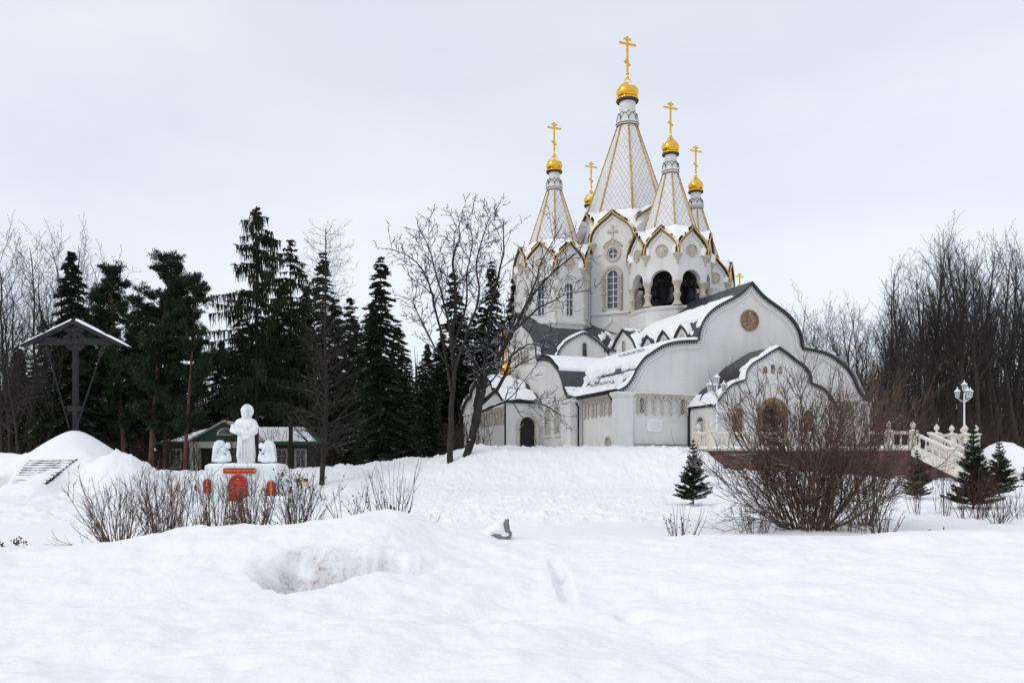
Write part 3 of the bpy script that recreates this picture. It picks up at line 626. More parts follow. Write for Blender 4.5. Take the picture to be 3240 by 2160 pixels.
# ---- gablets and dormers (ogee outline)
def ogee(w, h, cx=0, z0=0, k=10, p=(.62, .15, .7)):
    P0, P1, P2, P3 = (w/2, 0), (w/2, p[0]*h), (p[1]*w, p[2]*h), (0, h); o = []
    for i in range(k+1):
        t = i/k; c = [(1-t)**3, 3*t*(1-t)**2, 3*t*t*(1-t), t**3]
        o.append((sum(a*q[0] for a, q in zip(c, (P0, P1, P2, P3))), sum(a*q[1] for a, q in zip(c, (P0, P1, P2, P3)))))
    return [(cx-x, z0+z) for x, z in o]+[(cx+x, z0+z) for x, z in reversed(o[:-1])]
def gablet(name, cx, z0, w, h, O, n, depth, win=None, snowy=.6, ogp=(.5, .2, .8)):
    P = ogee(w, h, cx, z0, p=ogp)
    hl = [arch(*win)] if win else []
    g = Geo(); g.prism([[(P[0][0], z0-.5)]+P+[(P[-1][0], z0-.5)]][0:1] if False else [([(P[0][0], z0-.5)]+P+[(P[-1][0], z0-.5)])[::-1]]+hl, O, n, -.4, 0)
    q = offs(P, -.26); g.prism([q+offs(P, -.36)[::-1]], O, n, .002, .06)
    o = B(g, name, M['wall'])
    if win: window(None, o, *win, O, n, depth=.25, frame=.07, cols=1, rows=1)
    r = Geo(); shell(r, P, .1, O, n, -depth, .22); rr_ = B(r, 'gablet_roof', M['roof'], o, smooth=True, ang=40)
    t = Geo(); dentils(t, P, O, n, .1, .22, .08); B(t, 'eave_edge', M['trim'], o)
    s = Geo(); snow_on(s, P, O, n, -depth, .2, lambda a, d, nn: np.where((nn > 1-snowy) & (d < .97) | (a < .0), 1, 0.), .12, .1, 50)
    if s.nv: B(s, 'snow', M['snow'], o, smooth=True)
    return o
gablet('gablet', 3.75, 12.25, 5.5, 2.6, (0, 14.0, 0), NW, 4.2, (3.85, 12.65, .5, 1.3), .56)
gablet('gablet', -11.7, 12.25, 4.9, 2.7, (6.75, 0, 0), NS, 4.0, (-11.7, 12.75, .5, 1.2), .58)
dg = Vector((-1, -1, 0)).normalized(); gablet('small_gablet', 0, 12.15, 2.1, 1.15, (6.45, 13.75, 0), dg, 1.5, None, .3, (.9, .4, .95))
for yc in (1.75, 4.5, 7.1): gablet('dormer', -yc, 12.2, 2.2, 1.5, (6.6, 0, 0), NS, 2.2, (-yc, 12.45, .36, .55), .62)

# ---- porches
def porch(cx, H, zoff, O, n, depth, wallname, openings, pipeside=None):
    P = [(x, z+zoff) for x, z in full(H, cx)]
    g = Geo(); lp = [arch(*a[:4]) for a in openings]
    g.prism([([(P[0][0]+.15, 2.6)]+[(min(max(x, P[0][0]+.15), P[-1][0]-.15), z) for x, z in P]+[(P[-1][0]-.15, 2.6)])[::-1]]+lp, O, n, -.5, 0)
    md = Geo(); md.prism([offs(P, -.34)+offs(P, -.45)[::-1]], O, n, .002, .07)
    md.prism([[(P[0][0]+.2, P[0][1]-.45), (P[0][0]+2.0, P[0][1]-.45), (P[0][0]+2.0, P[0][1]-.3), (P[0][0]+.2, P[0][1]-.3)]], O, n, .002, .14)
    md.prism([[(P[-1][0]-2.0, P[0][1]-.45), (P[-1][0]-.2, P[0][1]-.45), (P[-1][0]-.2, P[0][1]-.3), (P[-1][0]-2.0, P[0][1]-.3)]], O, n, .002, .14)
    o = B(g, wallname, M['wall']); B(md, 'wall_moulding', M['wallp'], o)
    r = Geo(); shell(r, P, .09, O, n, -depth, .26); ro = B(r, 'porch_roof', M['roof'], smooth=True, ang=40)
    t = Geo(); shell(t, offs(P, -.05), .05, O, n, .05, .24); dentils(t, offs(P, -.05), O, n, .12, .2, .075); B(t, 'eave_edge', M['trim'], ro)
    return P, o, ro
OW = (0, -3.3, 0)
ops = [(8.26, 4.6, .98, 2.15, 'w'), (11.55, 3.5, 2.15, 3.9, 'd'), (14.9, 4.6, .98, 2.15, 'w'), (10.83, 9.5, .42, .56, 'i'), (11.55, 9.5, .44, .76, 'i'), (12.27, 9.5, .42, .6, 'i')]
P, pw, pr = porch(cxm, POR_H, 0, OW, NW, 3.6, 'west_porch_wall', ops)
for a in ops:
    if a[4] == 'i': g = Geo(); g.prism([arch(a[0], a[1]-.02, a[2]+.04, a[3]+.04)], OW, NW, -.2, -.08); B(g, 'icon_niche', M['mosaic'], pw)
    if a[4] == 'w':
        g = Geo(); ring(g, arch(a[0], a[1]-.1, a[2]+.5, a[3]+.35), arch(*a[:4]), OW, NW, -.02, .1); o = B(g, 'icon_surround', M['stonep'], pw)
        g = Geo(); g.prism([arch(a[0], a[1]-.02, a[2]+.04, a[3]+.04)], OW, NW, -.3, -.12); B(g, 'icon_panel', M['ochre'], o)
    if a[4] == 'd':
        g = Geo()
        for k in range(3): ring(g, arch(a[0], a[1], a[2]-.0-k*.3+.5, a[3]-k*.15+.25), arch(a[0], a[1]+.001, a[2]-k*.3, a[3]-k*.15), OW, NW, -.4-k*.18, .12-k*.22)
        o = B(g, 'portal', M['ochre'], pw)
        g = Geo(); g.prism([arch(a[0], a[1]-.02, a[2]+.1, a[3]+.02)], OW, NW, -1.3, -1.1); B(g, 'door', M['doorm'], o)
        g = Geo(); mo = ogee(4.2, 2.5, a[0], 6.5, p=(.6, .2, .8)); g.prism([mo+offs(mo, -.12)[::-1]], OW, NW, .002, .09); B(g, 'portal_moulding', M['wallp'], o)
# porch cheek walls (slightly bowed)
for sx_, nm in ((6.1, -1), (17.8, 1)):
    g = Geo(); g.box((min(sx_, sx_+.4*-nm) if nm > 0 else sx_, -3.25, 2.6), (max(sx_, sx_-.4) if nm > 0 else sx_+.4, .02, 6.8))
    o = B(g, 'porch_cheek_wall', M['wall'], pw)
OC = (6.1, 0, 0)
fr = Geo(); ring(fr, arch(1.6, 4.5, 1.25, 1.75), arch(1.6, 4.65, .95, 1.45), OC, NS, .0, .08); o = B(fr, 'window', M['stonep'], pw)
gl = Geo(); gl.prism([arch(1.6, 4.65, .95, 1.45)], OC, NS, .003, .02); B(gl, 'pane', M['glass'], o)
b = Geo()
for sg_ in (1, -1):
    for i in range(-3, 5):
        a0 = 1.6+i*.22-sg_*.35; a1 = a0+sg_*.7
        def cl(a, z): return (min(max(a, 1.14), 2.06), z)
        b.prism([[cl(a0-.02, 4.7), cl(a0+.025, 4.7), cl(a1+.025, 5.8), cl(a1-.02, 5.801)]], OC, NS, .02+(sg_+1)*.004, .03+(sg_+1)*.004)
B(b, 'lattice', M['lattice'], o)
pipe('drain_pipe', [(5.98, -.25, 6.9), (5.98, -.12, 6.5), (5.98, -.12, 3.5)], .08)
s = Geo()
def th_porch(s_, d, n):
    return np.maximum(np.where((d > .83+(n-.5)*.3) & (s_ < .5), 1, 0.), np.where((s_ < .07+.08*(n-.3)) & (n > .4), 1, 0.))*(1-sm(d, .985, 1))
snow_on(s, P, OW, NW, -3.3, .3, th_porch, .14, .09, 90); B(s, 'snow', M['snow'], pr, smooth=True)
# side porch
OSP = (-4.36, 0, 0)
sops = [(-(13.9+.78*i), 6.3, .46, 1.25, 'w') for i in range(8)]
P, spw, spr = porch(-cys, [(x, 6.77+(z-6.8)*.62) for x, z in POR_H], 1.3, OSP, NS, 3.7, 'side_porch_wall', sops)
for a in sops: window(None, spw, *a[:4], OSP, NS, lat=True, frame=.05, depth=.3)
friezes(spw, [-(13.9-.39+.78*i) for i in reversed(range(9))], OSP, NS, 6.25, 7.45, -20.4, -13.4, 7.8)
g = Geo(); lpd = arch(-2.25, 3.4, 1.56, 3.45)
g.prism([[(-4.3, 2.6), (-.7, 2.6), (-.7, 8.1), (-4.3, 8.1)], lpd], (0, 13.15, 0), NW, -.4, 0); dw = B(g, 'porch_cheek_wall', M['wall'], spw)
g = Geo(); ring(g, arch(-2.25, 3.4, 2.1, 3.75), lpd, (0, 13.15, 0), NW, -.05, .16)
for x in (-3.2, -1.3): g.lathe([(.16, 3.4), (.16, 3.7), (.1, 3.8), (.1, 4.6), (.17, 4.75), (.1, 4.9), (.1, 5.6), (.2, 5.9), (.2, 6.0)], 10, loc=(x, 12.98, 0))
o = B(g, 'door_surround', M['stonep'], spw); g = Geo(); g.prism([arch(-2.25, 3.38, 1.6, 3.5)], (0, 13.15, 0), NW, -.35, -.25); B(g, 'door', M['doorm'], o)
pipe('drain_pipe', [(-4.45, 13.0, 8.0), (-4.45, 12.98, 3.5)], .08)
pipe('gutter', [(-4.6, 13.02, 8.1), (-.9, 13.02, 8.1)], .08)
s = Geo(); snow_on(s, P, OSP, NS, -3.5, .3, lambda a, d, n: np.where((a > .52) & (d > .12+(n-.5)*.2), 1., 0)*1.+np.where((a < .48) & (n > .4), 1, 0.), .22, .09, 60); B(s, 'snow', M['snow'], spr, smooth=True)

# ---- domes, crosses
def cross(parent, loc, H, rot=0, name='cross'):
    g = Geo(); w = H*.022+.02; z0 = loc[2]; x, y = loc[0], loc[1]; t = w*.7
    g.box((x-w, y-t, z0), (x+w, y+t, z0+H)); g.box((x-H*.265, y-t*1.1, z0+H*.765), (x+H*.265, y+t*1.1, z0+H*.765+2*w)); g.box((x-H*.11, y-t*1.2, z0+H*.895), (x+H*.11, y+t*1.2, z0+H*.895+2*w))
    Mx = Matrix.Translation((x, y, z0+H*.26)) @ Matrix.Rotation(R(35), 4, 'Y'); g.box((-H*.11, -t*1.2, -w), (H*.11, t*1.2, w), Mx)
    return B(g, name, M['gold'], parent)
def dome(parent, x, y, zb, r, zt, H, drum=None):
    """gilded onion: zb bottom, r radius, zt top of the neck, H cross height"""
    h = zt-zb; pr = [(r*.72, zb), (r*.86, zb+h*.06), (r*.98, zb+h*.17), (r, zb+h*.26), (r*.95, zb+h*.36), (r*.83, zb+h*.46), (r*.65, zb+h*.56), (r*.45, zb+h*.66), (r*.28, zb+h*.76), (r*.15, zb+h*.88), (r*.09, zb+h)]
    g = Geo(); g.lathe(catm(pr, 4), 40, loc=(x, y, 0)); d = B(g, 'dome', M['golddome'], parent, smooth=True)
    g = Geo(); g.lathe([(r*.7, zb-r*.2), (r*.95, zb-r*.17), (r*.98, zb-r*.08), (r*.8, zb), (r*.7, zb+.02)], 40, loc=(x, y, 0))
    for k in range(28): a = k*2*pi/28; g.ell((x+math.cos(a)*r*.93, y+math.sin(a)*r*.93, zb-r*.06), (r*.07, r*.07, r*.09), 6)
    B(g, 'gilded_collar', M['gold'], d, smooth=True)
    g = Geo(); g.lathe([(r*.7, zb-r*.36), (r*.9, zb-r*.32), (r*.98, zb-r*.27), (r*1.0, zb-r*.2), (r*.7, zb-r*.19)], 40, loc=(x, y, 0)); B(g, 'dark_collar', M['trim'], d, smooth=True, ang=30)
    g = Geo(); rb = r*.16; g.ell((x, y, zt+rb*.8), (rb, rb, rb), 14); B(g, 'ball', M['gold'], d, smooth=True)
    cross(d, (x, y, zt+rb*1.5), H)
    return d
def octs(A, k): a = math.pi/4*k-pi/2; return Vector((math.cos(a), math.sin(a), 0))   # outward normal of face k; k=0 faces west (-y)
def octring(g, cx, cy, A0, z0, A1, z1, seg=8, A2=None):
    def pt(A, i, z): a = pi/4*i-pi/2+pi/8; Rr_ = A/math.cos(pi/8); return (cx+Rr_*math.cos(a), cy+Rr_*math.sin(a), z)
    V = [pt(A0, i, z0) for i in range(8)]+[pt(A1, i, z1) for i in range(8)]
    g.add(V, [(i, (i+1) % 8, (i+1) % 8+8, i+8) for i in range(8)]+[tuple(range(8, 16)), tuple(range(7, -1, -1))])
def tent(parent, cx, cy, A0, z0, A1, z1):
    g = Geo(); V = []; uv = []; fs = []
    L = math.hypot(A0-A1, z1-z0)
    for k in range(8):
        n = octs(1, k); ex = Vector((0, 0, 1)).cross(n); h0, h1 = A0*math.tan(pi/8), A1*math.tan(pi/8)
        b = len(V)
        for a, z, A in ((-h0, z0, A0), (h0, z0, A0), (h1, z1, A1), (-h1, z1, A1)):
            p = Vector((cx, cy, 0))+n*A+ex*a; V.append((p.x, p.y, z)); uv.append((a, 0 if z == z0 else L))
        fs.append((b, b+1, b+2, b+3))
    g.add(V, fs); o = B(g, 'tent_roof', M['tent'], parent); ul = o.data.uv_layers.new(name='UVMap')
    for i, lp_ in enumerate(o.data.loops): ul.data[i].uv = uv[lp_.vertex_index]
    g = Geo(); rw = .045+A0*.014
    for k in range(8):
        a = pi/4*k-pi/2+pi/8; c = math.cos(pi/8); d = Vector((math.cos(a), math.sin(a), 0))
        g.tubes([[tuple(Vector((cx, cy, z0))+d*(A0/c+.02)), tuple(Vector((cx, cy, z1))+d*(A1/c+.02))]], [[rw, rw*.8]], 6)
    B(g, 'gilded_rib', M['goldpaint'], o, smooth=True); return o
def collar(parent, cx, cy, A, z):
    g = Geo(); octring(g, cx, cy, A*.96, z-.12, A*1.08, z+.1); octring(g, cx, cy, A*1.08, z+.1, A*1.02, z+.3)
    o = B(g, 'spire_collar', M['wallp'], parent)
    g = Geo(); g2 = Geo(); octring(g2, cx, cy, A*1.12, z+.06, A*1.12, z+.11); octring(g2, cx, cy, A*1.0, z-.2, A*1.06, z-.12)
    for k in range(8):
        n = octs(1, k); w_ = A*.78
        P = ogee(w_, A*.75, 0, 0, 6); O = Vector((cx, cy, z+.28))+n*(A*1.0)
        g.prism([P[::-1]], O, n, -.35*A, 0); g2.prism([offs(P, .035)+P[::-1]], O, n, -.3*A, .05)
        a = pi/4*k-pi/2+pi/8; n2 = Vector((math.cos(a), math.sin(a), 0)); O = Vector((cx, cy, z+.28+A*.3))+n2*(A*.9); P = ogee(w_*.8, A*.65, 0, 0, 6)
        g.prism([P[::-1]], O, n2, -.3*A, 0); g2.prism([offs(P, .03)+P[::-1]], O, n2, -.25*A, .04)
    B(g, 'collar_arches', M['wallp'], o); B(g2, 'collar_edging', M['edge'], o); return o
def corbel(g, x, y, z, r, h): g.lathe([(.02, z-h), (r*.3, z-h*.92), (r*.28, z-h*.7), (r*.5, z-h*.55), (r*.6, z-h*.42), (r*.72, z-h*.3), (r*1.0, z-h*.16), (r*1.05, z-h*.06), (r*.95, z)], 14, loc=(x, y, 0))
def gables(parent, cx, cy, A, zs, h, zt, faces=range(8), wfac=1., medal=None, hood=.55, gz=None):
    """ogee gables round an octagon: gold edged hoods with snow"""
    w_ = 2*A*math.tan(pi/8)*wfac; hood_g, gold_g, mold_g, trim_g, snow_g, dent_g = [Geo() for _ in range(6)]
    for k in faces:
        n = octs(1, k); O = Vector((cx, cy, 0))+n*A
        P = ogee(w_+.16, h, 0, zs)
        shell(hood_g, P, .075, O, n, -A*hood, .28)
        gold_g.prism([offs(P, .085)+offs(P, .01)[::-1]], O, n, .282, .34); trim_g.prism([offs(P, .03)+offs(P, -.07)[::-1]], O, n, .1, .27)
        dentils(dent_g, offs(P, -.0), O, n, .27, .2, .035)
        mold_g.prism([offs(P, -.2)+offs(P, -.34)[::-1]], O, n, .002, .12)
        snow_on(snow_g, P, O, n, -A*hood, .2, lambda a, d, nn: np.where(((d < .9) | (nn > .5)) & (nn > .36), 1, .0), .22, .075, 16)
        if medal:
            mc = Geo(); mc.prism([circ(0, medal[0], medal[1], 22), circ(0, medal[0], medal[1]*.86, 22)], O, n, .003, .13); mc.prism([circ(0, medal[0], medal[1]*.87, 22)], O, n, .003, .06)
            for q in range(6):
                a = q*pi/3+.3; mc.prism([circ(math.cos(a)*medal[1]*.42, medal[0]+math.sin(a)*medal[1]*.42, medal[1]*.24, 8)], O, n, .06, .1)
            mc.prism([circ(0, medal[0], medal[1]*.22, 8)], O, n, .06, .12)
            B(mc, 'medallion', M['stone'], parent)
    ho = B(hood_g, 'gable_hood', M['roof'], parent, smooth=True, ang=40); B(gold_g, 'gilded_gable_edge', M['gold'], parent); B(dent_g, 'gilded_fringe', M['goldpaint'], parent); B(mold_g, 'gable_moulding', M['wallp'], parent); B(trim_g, 'gable_edge_board', M['trim'], parent)
    B(snow_g, 'gable_snow', M['snow'], parent, smooth=True)
def snowskirt(parent, cx, cy, A0, z0, A1, z1, amp=.25):
    ns, nt = 96, 14; G = np.zeros((ns+1, nt, 3))
    for i in range(ns+1):
        a = 2*pi*(i % ns)/ns; k = abs(((a+pi/2)/(pi/4)+.5) % 1-.5)          # 0 at face centre
        for j in range(nt):
            t = j/(nt-1); A = lerp(A0, A1, t); z = lerp(z0, z1, t)+math.sin(t*pi)*.15+(float(fbm(a*3+cx, t*3+cy, 3))-.5)*amp*2*(1-t*.5)
            ra = A/math.cos(((a+pi/2+pi/8) % (pi/4))-pi/8); G[i, j] = (cx+ra*math.cos(a), cy+ra*math.sin(a), z)
    g = Geo(); g.sheet(G); g.f[0] = g.f[0][:, ::-1]; B(g, 'tent_foot_snow', M['snow'], parent, smooth=True)
def octwall(cx, cy, A, z0, z1, h, holesf=None, th=.45):
    g = Geo(); w_ = 2*A*math.tan(pi/8)
    for k in range(8):
        n = octs(1, k); O = Vector((cx, cy, 0))+n*A; P = ogee(w_, h, 0, z1)
        lo = ([(-w_/2, z0)]+P+[(w_/2, z0)])[::-1]; hl = holesf(k) if holesf else []
        g.prism([lo]+hl, O, n, -th, 0)
    return g
def spire(parent, cx, cy, r_drum, z_col, z_drumtop, r_dome, z_domet, H):
    g = Geo(); g.lathe([(r_drum*.97, z_col-.3), (r_drum*.97, z_drumtop+.1)], 32, loc=(cx, cy, 0)); B(g, 'drum', M['wallp'], parent, smooth=True)
    dome(parent, cx, cy, z_drumtop+r_dome*.35, r_dome, z_domet, H)

# main tower
CX, CY = 11.95, 20.4
am = 5.25
def mh(k):
    return [arch(0, 17.95, 1.05, 3.7), circ(0, 23.3, .52, 20)] if k % 2 else []
g = octwall(CX, CY, am, 14.0, 24.45, 2.85, mh); mt = B(g, 'main_tower', M['wall'])
gables(mt, CX, CY, am, 24.45, 2.85, 0, faces=(1, 3, 5, 7), hood=.5)
gk = 4.55; g = Geo()
for k in (0, 2, 4, 6):
    n = octs(1, k); O = Vector((CX, CY, 0))+n*gk; P = ogee(3.5, 2.15, 0, 25.9); g.prism([([(P[0][0], 22)]+P+[(P[-1][0], 22)])[::-1]], O, n, -.4, 0)
    for rr_, d in ((1.45, .14), (1.15, .24)):
        lp_ = [(rr_*math.cos(pi*j/12), 25.55+rr_*math.sin(pi*j/12)) for j in range(13)]+[(-(rr_-.2)*math.cos(pi*j/12), 25.55+(rr_-.2)*math.sin(pi*j/12)) for j in range(13)]; g.prism([lp_], O, n, .002, d)
B(g, 'upper_gable', M['wall'], mt); gables(mt, CX, CY, gk, 25.9, 2.15, 0, faces=(0, 2, 4, 6), wfac=3.5/(2*gk*math.tan(pi/8)), hood=.5)
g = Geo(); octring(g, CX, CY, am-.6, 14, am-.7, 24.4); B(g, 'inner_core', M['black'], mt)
snowskirt(mt, CX, CY, am+.0, 25.3, 4.15, 27.9, .26)
tent(mt, CX, CY, 4.45, 26.6, .95, 37.6); collar(mt, CX, CY, 1.02, 37.75); spire(mt, CX, CY, .86, 37.7, 40.1, 1.17, 43.0, 3.7)
# tall window, round window, relief cross, cornice and blind ogee on the diagonal faces
cor = Geo(); colb = Geo()
for k in range(8):
    n = octs(1, k); ex = Vector((0, 0, 1)).cross(n); O = Vector((CX, CY, 0))+n*am; hw = am*math.tan(pi/8)
    cor.prism([[(-hw, 17.35), (hw, 17.35), (hw, 17.62), (-hw, 17.62)]], O, n, .002, .16); cor.prism([[(-hw, 17.22), (hw, 17.22), (hw, 17.3), (-hw, 17.3)]], O, n, .002, .06)
    a = pi/4*k-pi/2+pi/8; rr_ = am/math.cos(pi/8); corbel(colb, CX+rr_*math.cos(a)*1.0, CY+rr_*math.sin(a)*1.0, 24.45, .55, 1.5)
    if k in (7, 1):
        window(None, mt, 0, 17.95, 1.05, 3.7, O, n, depth=.3, frame=.1, cols=2, rows=6, proud=.08)
        w_ = Geo()
        for sg_ in (-1, 1):
            for j in range(22):
                z = 17.95+j*.13; w_.lathe([(.1, z), (.15, z+.04), (.15, z+.09), (.1, z+.13)], 8, loc=tuple(O+ex*sg_*.86+n*.1+Vector((0, 0, 0))))
            w_.box((-.15, -.15, -.2), (.15, .15, .08), Matrix.Translation(O+ex*sg_*.86+n*.05+Vector((0, 0, 17.9))))
            w_.ell(tuple(O+ex*sg_*.86+n*.1+Vector((0, 0, 19.4))), (.2, .2, .2), 10); w_.ell(tuple(O+ex*sg_*.86+n*.1+Vector((0, 0, 20.9))), (.2, .2, .12), 10)
        lp_ = [(1.02*math.cos(pi*j/16), 21.1+1.02*math.sin(pi*j/16)) for j in range(17)]+[(-.76*math.cos(pi*j/16), 21.1+.76*math.sin(pi*j/16)) for j in range(17)]; w_.prism([lp_], O, n, .003, .16)
        w_.prism([circ(0, 23.3, .84, 28), circ(0, 23.3, .54, 28)], O, n, .003, .12)
        B(w_, 'window_surround', M['stone'], mt)
        gl = Geo(); gl.prism([circ(0, 23.3, .53, 20)], O, n, -.25, -.2); po = B(gl, 'round_window', M['glass'], mt)
        gb = Geo(); gb.prism([[(-.03, 22.8), (.03, 22.8), (.03, 23.8), (-.03, 23.8)]], O, n, -.2, -.15); gb.prism([[(-.5, 23.27), (.5, 23.27), (.5, 23.33), (-.5, 23.33)]], O, n, -.2, -.152); gb.prism([circ(0, 23.3, .53, 20), circ(0, 23.3, .47, 20)], O, n, -.2, -.148); B(gb, 'glazing_bar', M['white'], po)
        rc = Geo()
        rc.prism([[(-.07, 24.7), (.07, 24.7), (.07, 25.95), (-.07, 25.95)]], O, n, .003, .12); rc.prism([[(-.4, 25.35), (.4, 25.35), (.4, 25.5), (-.4, 25.5)]], O, n, .003, .13)
        for px_, pz_ in ((-.42, 25.42), (.42, 25.42), (0, 25.98)): rc.prism([circ(px_, pz_, .13, 8)], O, n, .003, .11)
        for px_, pz_, r_ in ((0, 24.5, .3), (-.35, 24.42, .2), (.35, 24.42, .2), (-.6, 24.22, .22), (.6, 24.22, .22), (-.85, 24.02, .16), (.85, 24.02, .16)): rc.prism([circ(px_, pz_, r_, 10), circ(px_, pz_, r_*.5, 10)], O, n, .003, .1)
        B(rc, 'relief_cross', M['stone'], mt)
        og = Geo(); P1 = ogee(3.0, 2.1, 0, 15.0, p=(.55, .1, .55)); og.prism([offs(P1, .0)+offs(P1, -.1)[::-1]], O, n, .003, .08); P2 = ogee(2.6, 1.8, 0, 15.0, p=(.55, .1, .55)); og.prism([P2+offs(P2, -.07)[::-1]], O, n, .003, .05); B(og, 'blind_gable_moulding', M['wallp'], mt)
B(cor, 'tower_cornice', M['wallp'], mt); B(colb, 'corbel', M['stone'], mt, smooth=True)
# four smaller towers
def side_tower(name, dx, dy, belfry=False):
    cx, cy, A = CX+dx, CY+dy, 3.55; hw = A*math.tan(pi/8)
    if belfry:
        g = Geo()
        for k in range(8):
            n = octs(1, k); O = Vector((cx, cy, 0))+n*A; P = ogee(2*hw, 2.45, 0, 21.55); r_ = .98
            arcp = [(-r_*math.cos(pi*j/14), 19.25+r_*math.sin(pi*j/14)) for j in range(15)]
            lo = [(-hw, 19.1), (-r_, 19.1)]+arcp+[(r_, 19.1), (hw, 19.1)]+P[::-1]
            g.prism([lo], O, n, -.6, 0)
        o = B(g, name, M['wall'])
        g = Geo(); octring(g, cx, cy, A, 14.0, A, 16.75); B(g, 'parapet', M['wall'], o)
        g = Geo(); octring(g, cx, cy, A+.08, 16.6, A+.18, 16.8); octring(g, cx, cy, A+.18, 16.8, A+.0, 16.95); B(g, 'parapet_capping', M['wallp'], o)
        g = Geo(); octring(g, cx, cy, A-.5, 16.96, A-.5, 17.0); octring(g, cx, cy, A-.55, 21.3, A-.6, 21.5); B(g, 'belfry_floor', M['black'], o)
        g = Geo()
        for k in range(8):
            a = pi/4*k-pi/2+pi/8; rr_ = (A-.28)/math.cos(pi/8); r_ = .42
            g.lathe(catm([(r_*1.2, 16.95), (r_*.95, 17.15), (r_*.6, 17.4), (r_*.62, 17.7), (r_*.85, 17.95), (r_*.9, 18.05), (r_*.65, 18.15), (r_*.62, 18.5), (r_*.8, 18.8), (r_*1.1, 19.05), (r_*1.15, 19.15)], 2), 14, loc=(cx+rr_*math.cos(a), cy+rr_*math.sin(a), 0))
        B(g, 'belfry_column', M['stone'], o, smooth=True)
        # bell cage, plus a black screen added so the belfry looks dark inside
        g = Geo()
        for x_ in (-1.3, 1.3): g.box((cx+x_-.08, cy-2.6, 19.0), (cx+x_+.08, cy+2.6, 19.25))
        for y_ in (-1.9, 0, 1.9): g.box((cx-2.6, cy+y_-.08, 19.26), (cx+2.6, cy+y_+.08, 19.5))
        for x_, y_ in ((-1.3, -1.4), (1.3, -1.4), (-1.3, 1.4), (1.3, 1.4)): g.box((cx+x_-.07, cy+y_-.07, 17), (cx+x_+.07, cy+y_+.07, 19.0))
        octring(g, cx, cy, 1.75, 17.0, 1.75, 21.3)  # black core closing the view through the arches, stands in for inner darkness
        B(g, 'bell_frame_and_dark_screen', M['black'], o)
        def bell(x, y, z, r, h):
            b_ = Geo(); b_.lathe(catm([(.01, z), (r*.3, z-.01), (r*.45, z-h*.1), (r*.5, z-h*.35), (r*.58, z-h*.65), (r*.78, z-h*.88), (r, z-h), (r*.92, z-h)], 2), 20, loc=(x, y, 0)); b_.box((x-.05, y-.05, z), (x+.05, y+.05, z+h*.3)); B(b_, 'bell', M['bronze'], o, smooth=True, ang=50)
        bell(cx-.9, cy-2.0, 19.0, 1.0, 1.7); bell(cx+.9, cy-2.1, 19.0, 1.05, 1.55); bell(cx+2.35, cy-1.4, 18.7, .6, .9); bell(cx-2.3, cy-1.0, 18.8, .55, .8)
        for x_, y_, r_ in ((-1.2, -2.75, .26), (-.75, -2.85, .24), (-.3, -2.9, .28), (.35, -2.95, .24), (.8, -2.95, .27), (1.3, -2.8, .3), (-2.7, -.6, .22), (-2.75, -.1, .22), (-2.5, -1.5, .22)): bell(cx+x_, cy+y_, 19.25, r_, r_*1.5)
    else:
        def hf(k): return [arch(0, 16.95, .68, 3.1)] if k in (0, 7, 1) and dx < 0 else []
        g = octwall(cx, cy, A, 13.2, 21.55, 2.45, hf); o = B(g, name, M['wall'])
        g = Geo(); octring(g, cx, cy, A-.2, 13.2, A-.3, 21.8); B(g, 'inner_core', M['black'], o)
        g = Geo(); octring(g, cx, cy, A+.003, 15.8, A+.1, 16.1); octring(g, cx, cy, A+.22, 16.1, A+.25, 16.35); B(g, 'tower_cornice', M['wallp'], o)
        g = Geo()
        for k in range(8):
            n = octs(1, k); O = Vector((cx, cy, 0))+n*A; k_ = 14
            if k in (0, 7, 1): 
                if dx < 0: window(None, o, 0, 16.95, .68, 3.1, O, n, depth=.15, frame=.09, cols=2, rows=4, fm='wallp')
            lp_ = [(1.25*math.cos(pi*j/k_), 19.6+1.25*math.sin(pi*j/k_)) for j in range(k_+1)]+[(-1.13*math.cos(pi*j/k_), 19.6+1.13*math.sin(pi*j/k_)) for j in range(k_+1)]; g.prism([lp_], O, n, .002, .07)
            a = pi/4*k-pi/2+pi/8; rr_ = A/math.cos(pi/8)*1.01
            g.lathe([(.14, 16.36), (.1, 16.5), (.1, 17.6), (.16, 17.75), (.16, 17.9), (.1, 18.0), (.1, 19.3), (.2, 19.5), (.2, 19.62)], 8, loc=(cx+rr_*math.cos(a), cy+rr_*math.sin(a), 0))
        B(g, 'wall_columns', M['stonep'], o)
    gables(o, cx, cy, A, 21.55, 2.45, 0, medal=(21.95, .57), hood=.45)
    g = Geo()
    for k in range(8): a = pi/4*k-pi/2+pi/8; rr_ = A/math.cos(pi/8); corbel(g, cx+rr_*math.cos(a), cy+rr_*math.sin(a), 21.6, .4, 1.0)
    B(g, 'corbel', M['stone'], o, smooth=True)
    snowskirt(o, cx, cy, A-.05, 22.3, 2.45, 24.5, .26)
    tent(o, cx, cy, 2.75, 23.1, .66, 30.0); collar(o, cx, cy, .72, 30.15); spire(o, cx, cy, .57, 30.1, 31.75, .82, 33.9, 2.75)
side_tower('side_tower', -8.3, 0); side_tower('side_tower', 0, 8.3); side_tower('side_tower', 8.3, 0); side_tower('belfry_tower', 0, -8.3, True)
# small cupolas over the far and side chapels
g = Geo(); xx, yy = 23.4, 17.0
g.lathe([(.5, 10), (.5, 18.55)], 24, loc=(xx, yy, 0)); o = B(g, 'drum', M['wallp'], smooth=True)
dome(o, xx, yy, 18.85, .62, 20.75, 1.85)
xx, yy = -2.0, 19.2
g = Geo(); g.lathe([(.36, 10), (.36, 11.3)], 24, loc=(xx, yy, 0)); o = B(g, 'drum', M['wallp'], smooth=True); dome(o, xx, yy, 11.45, .56, 12.9, 2.5)
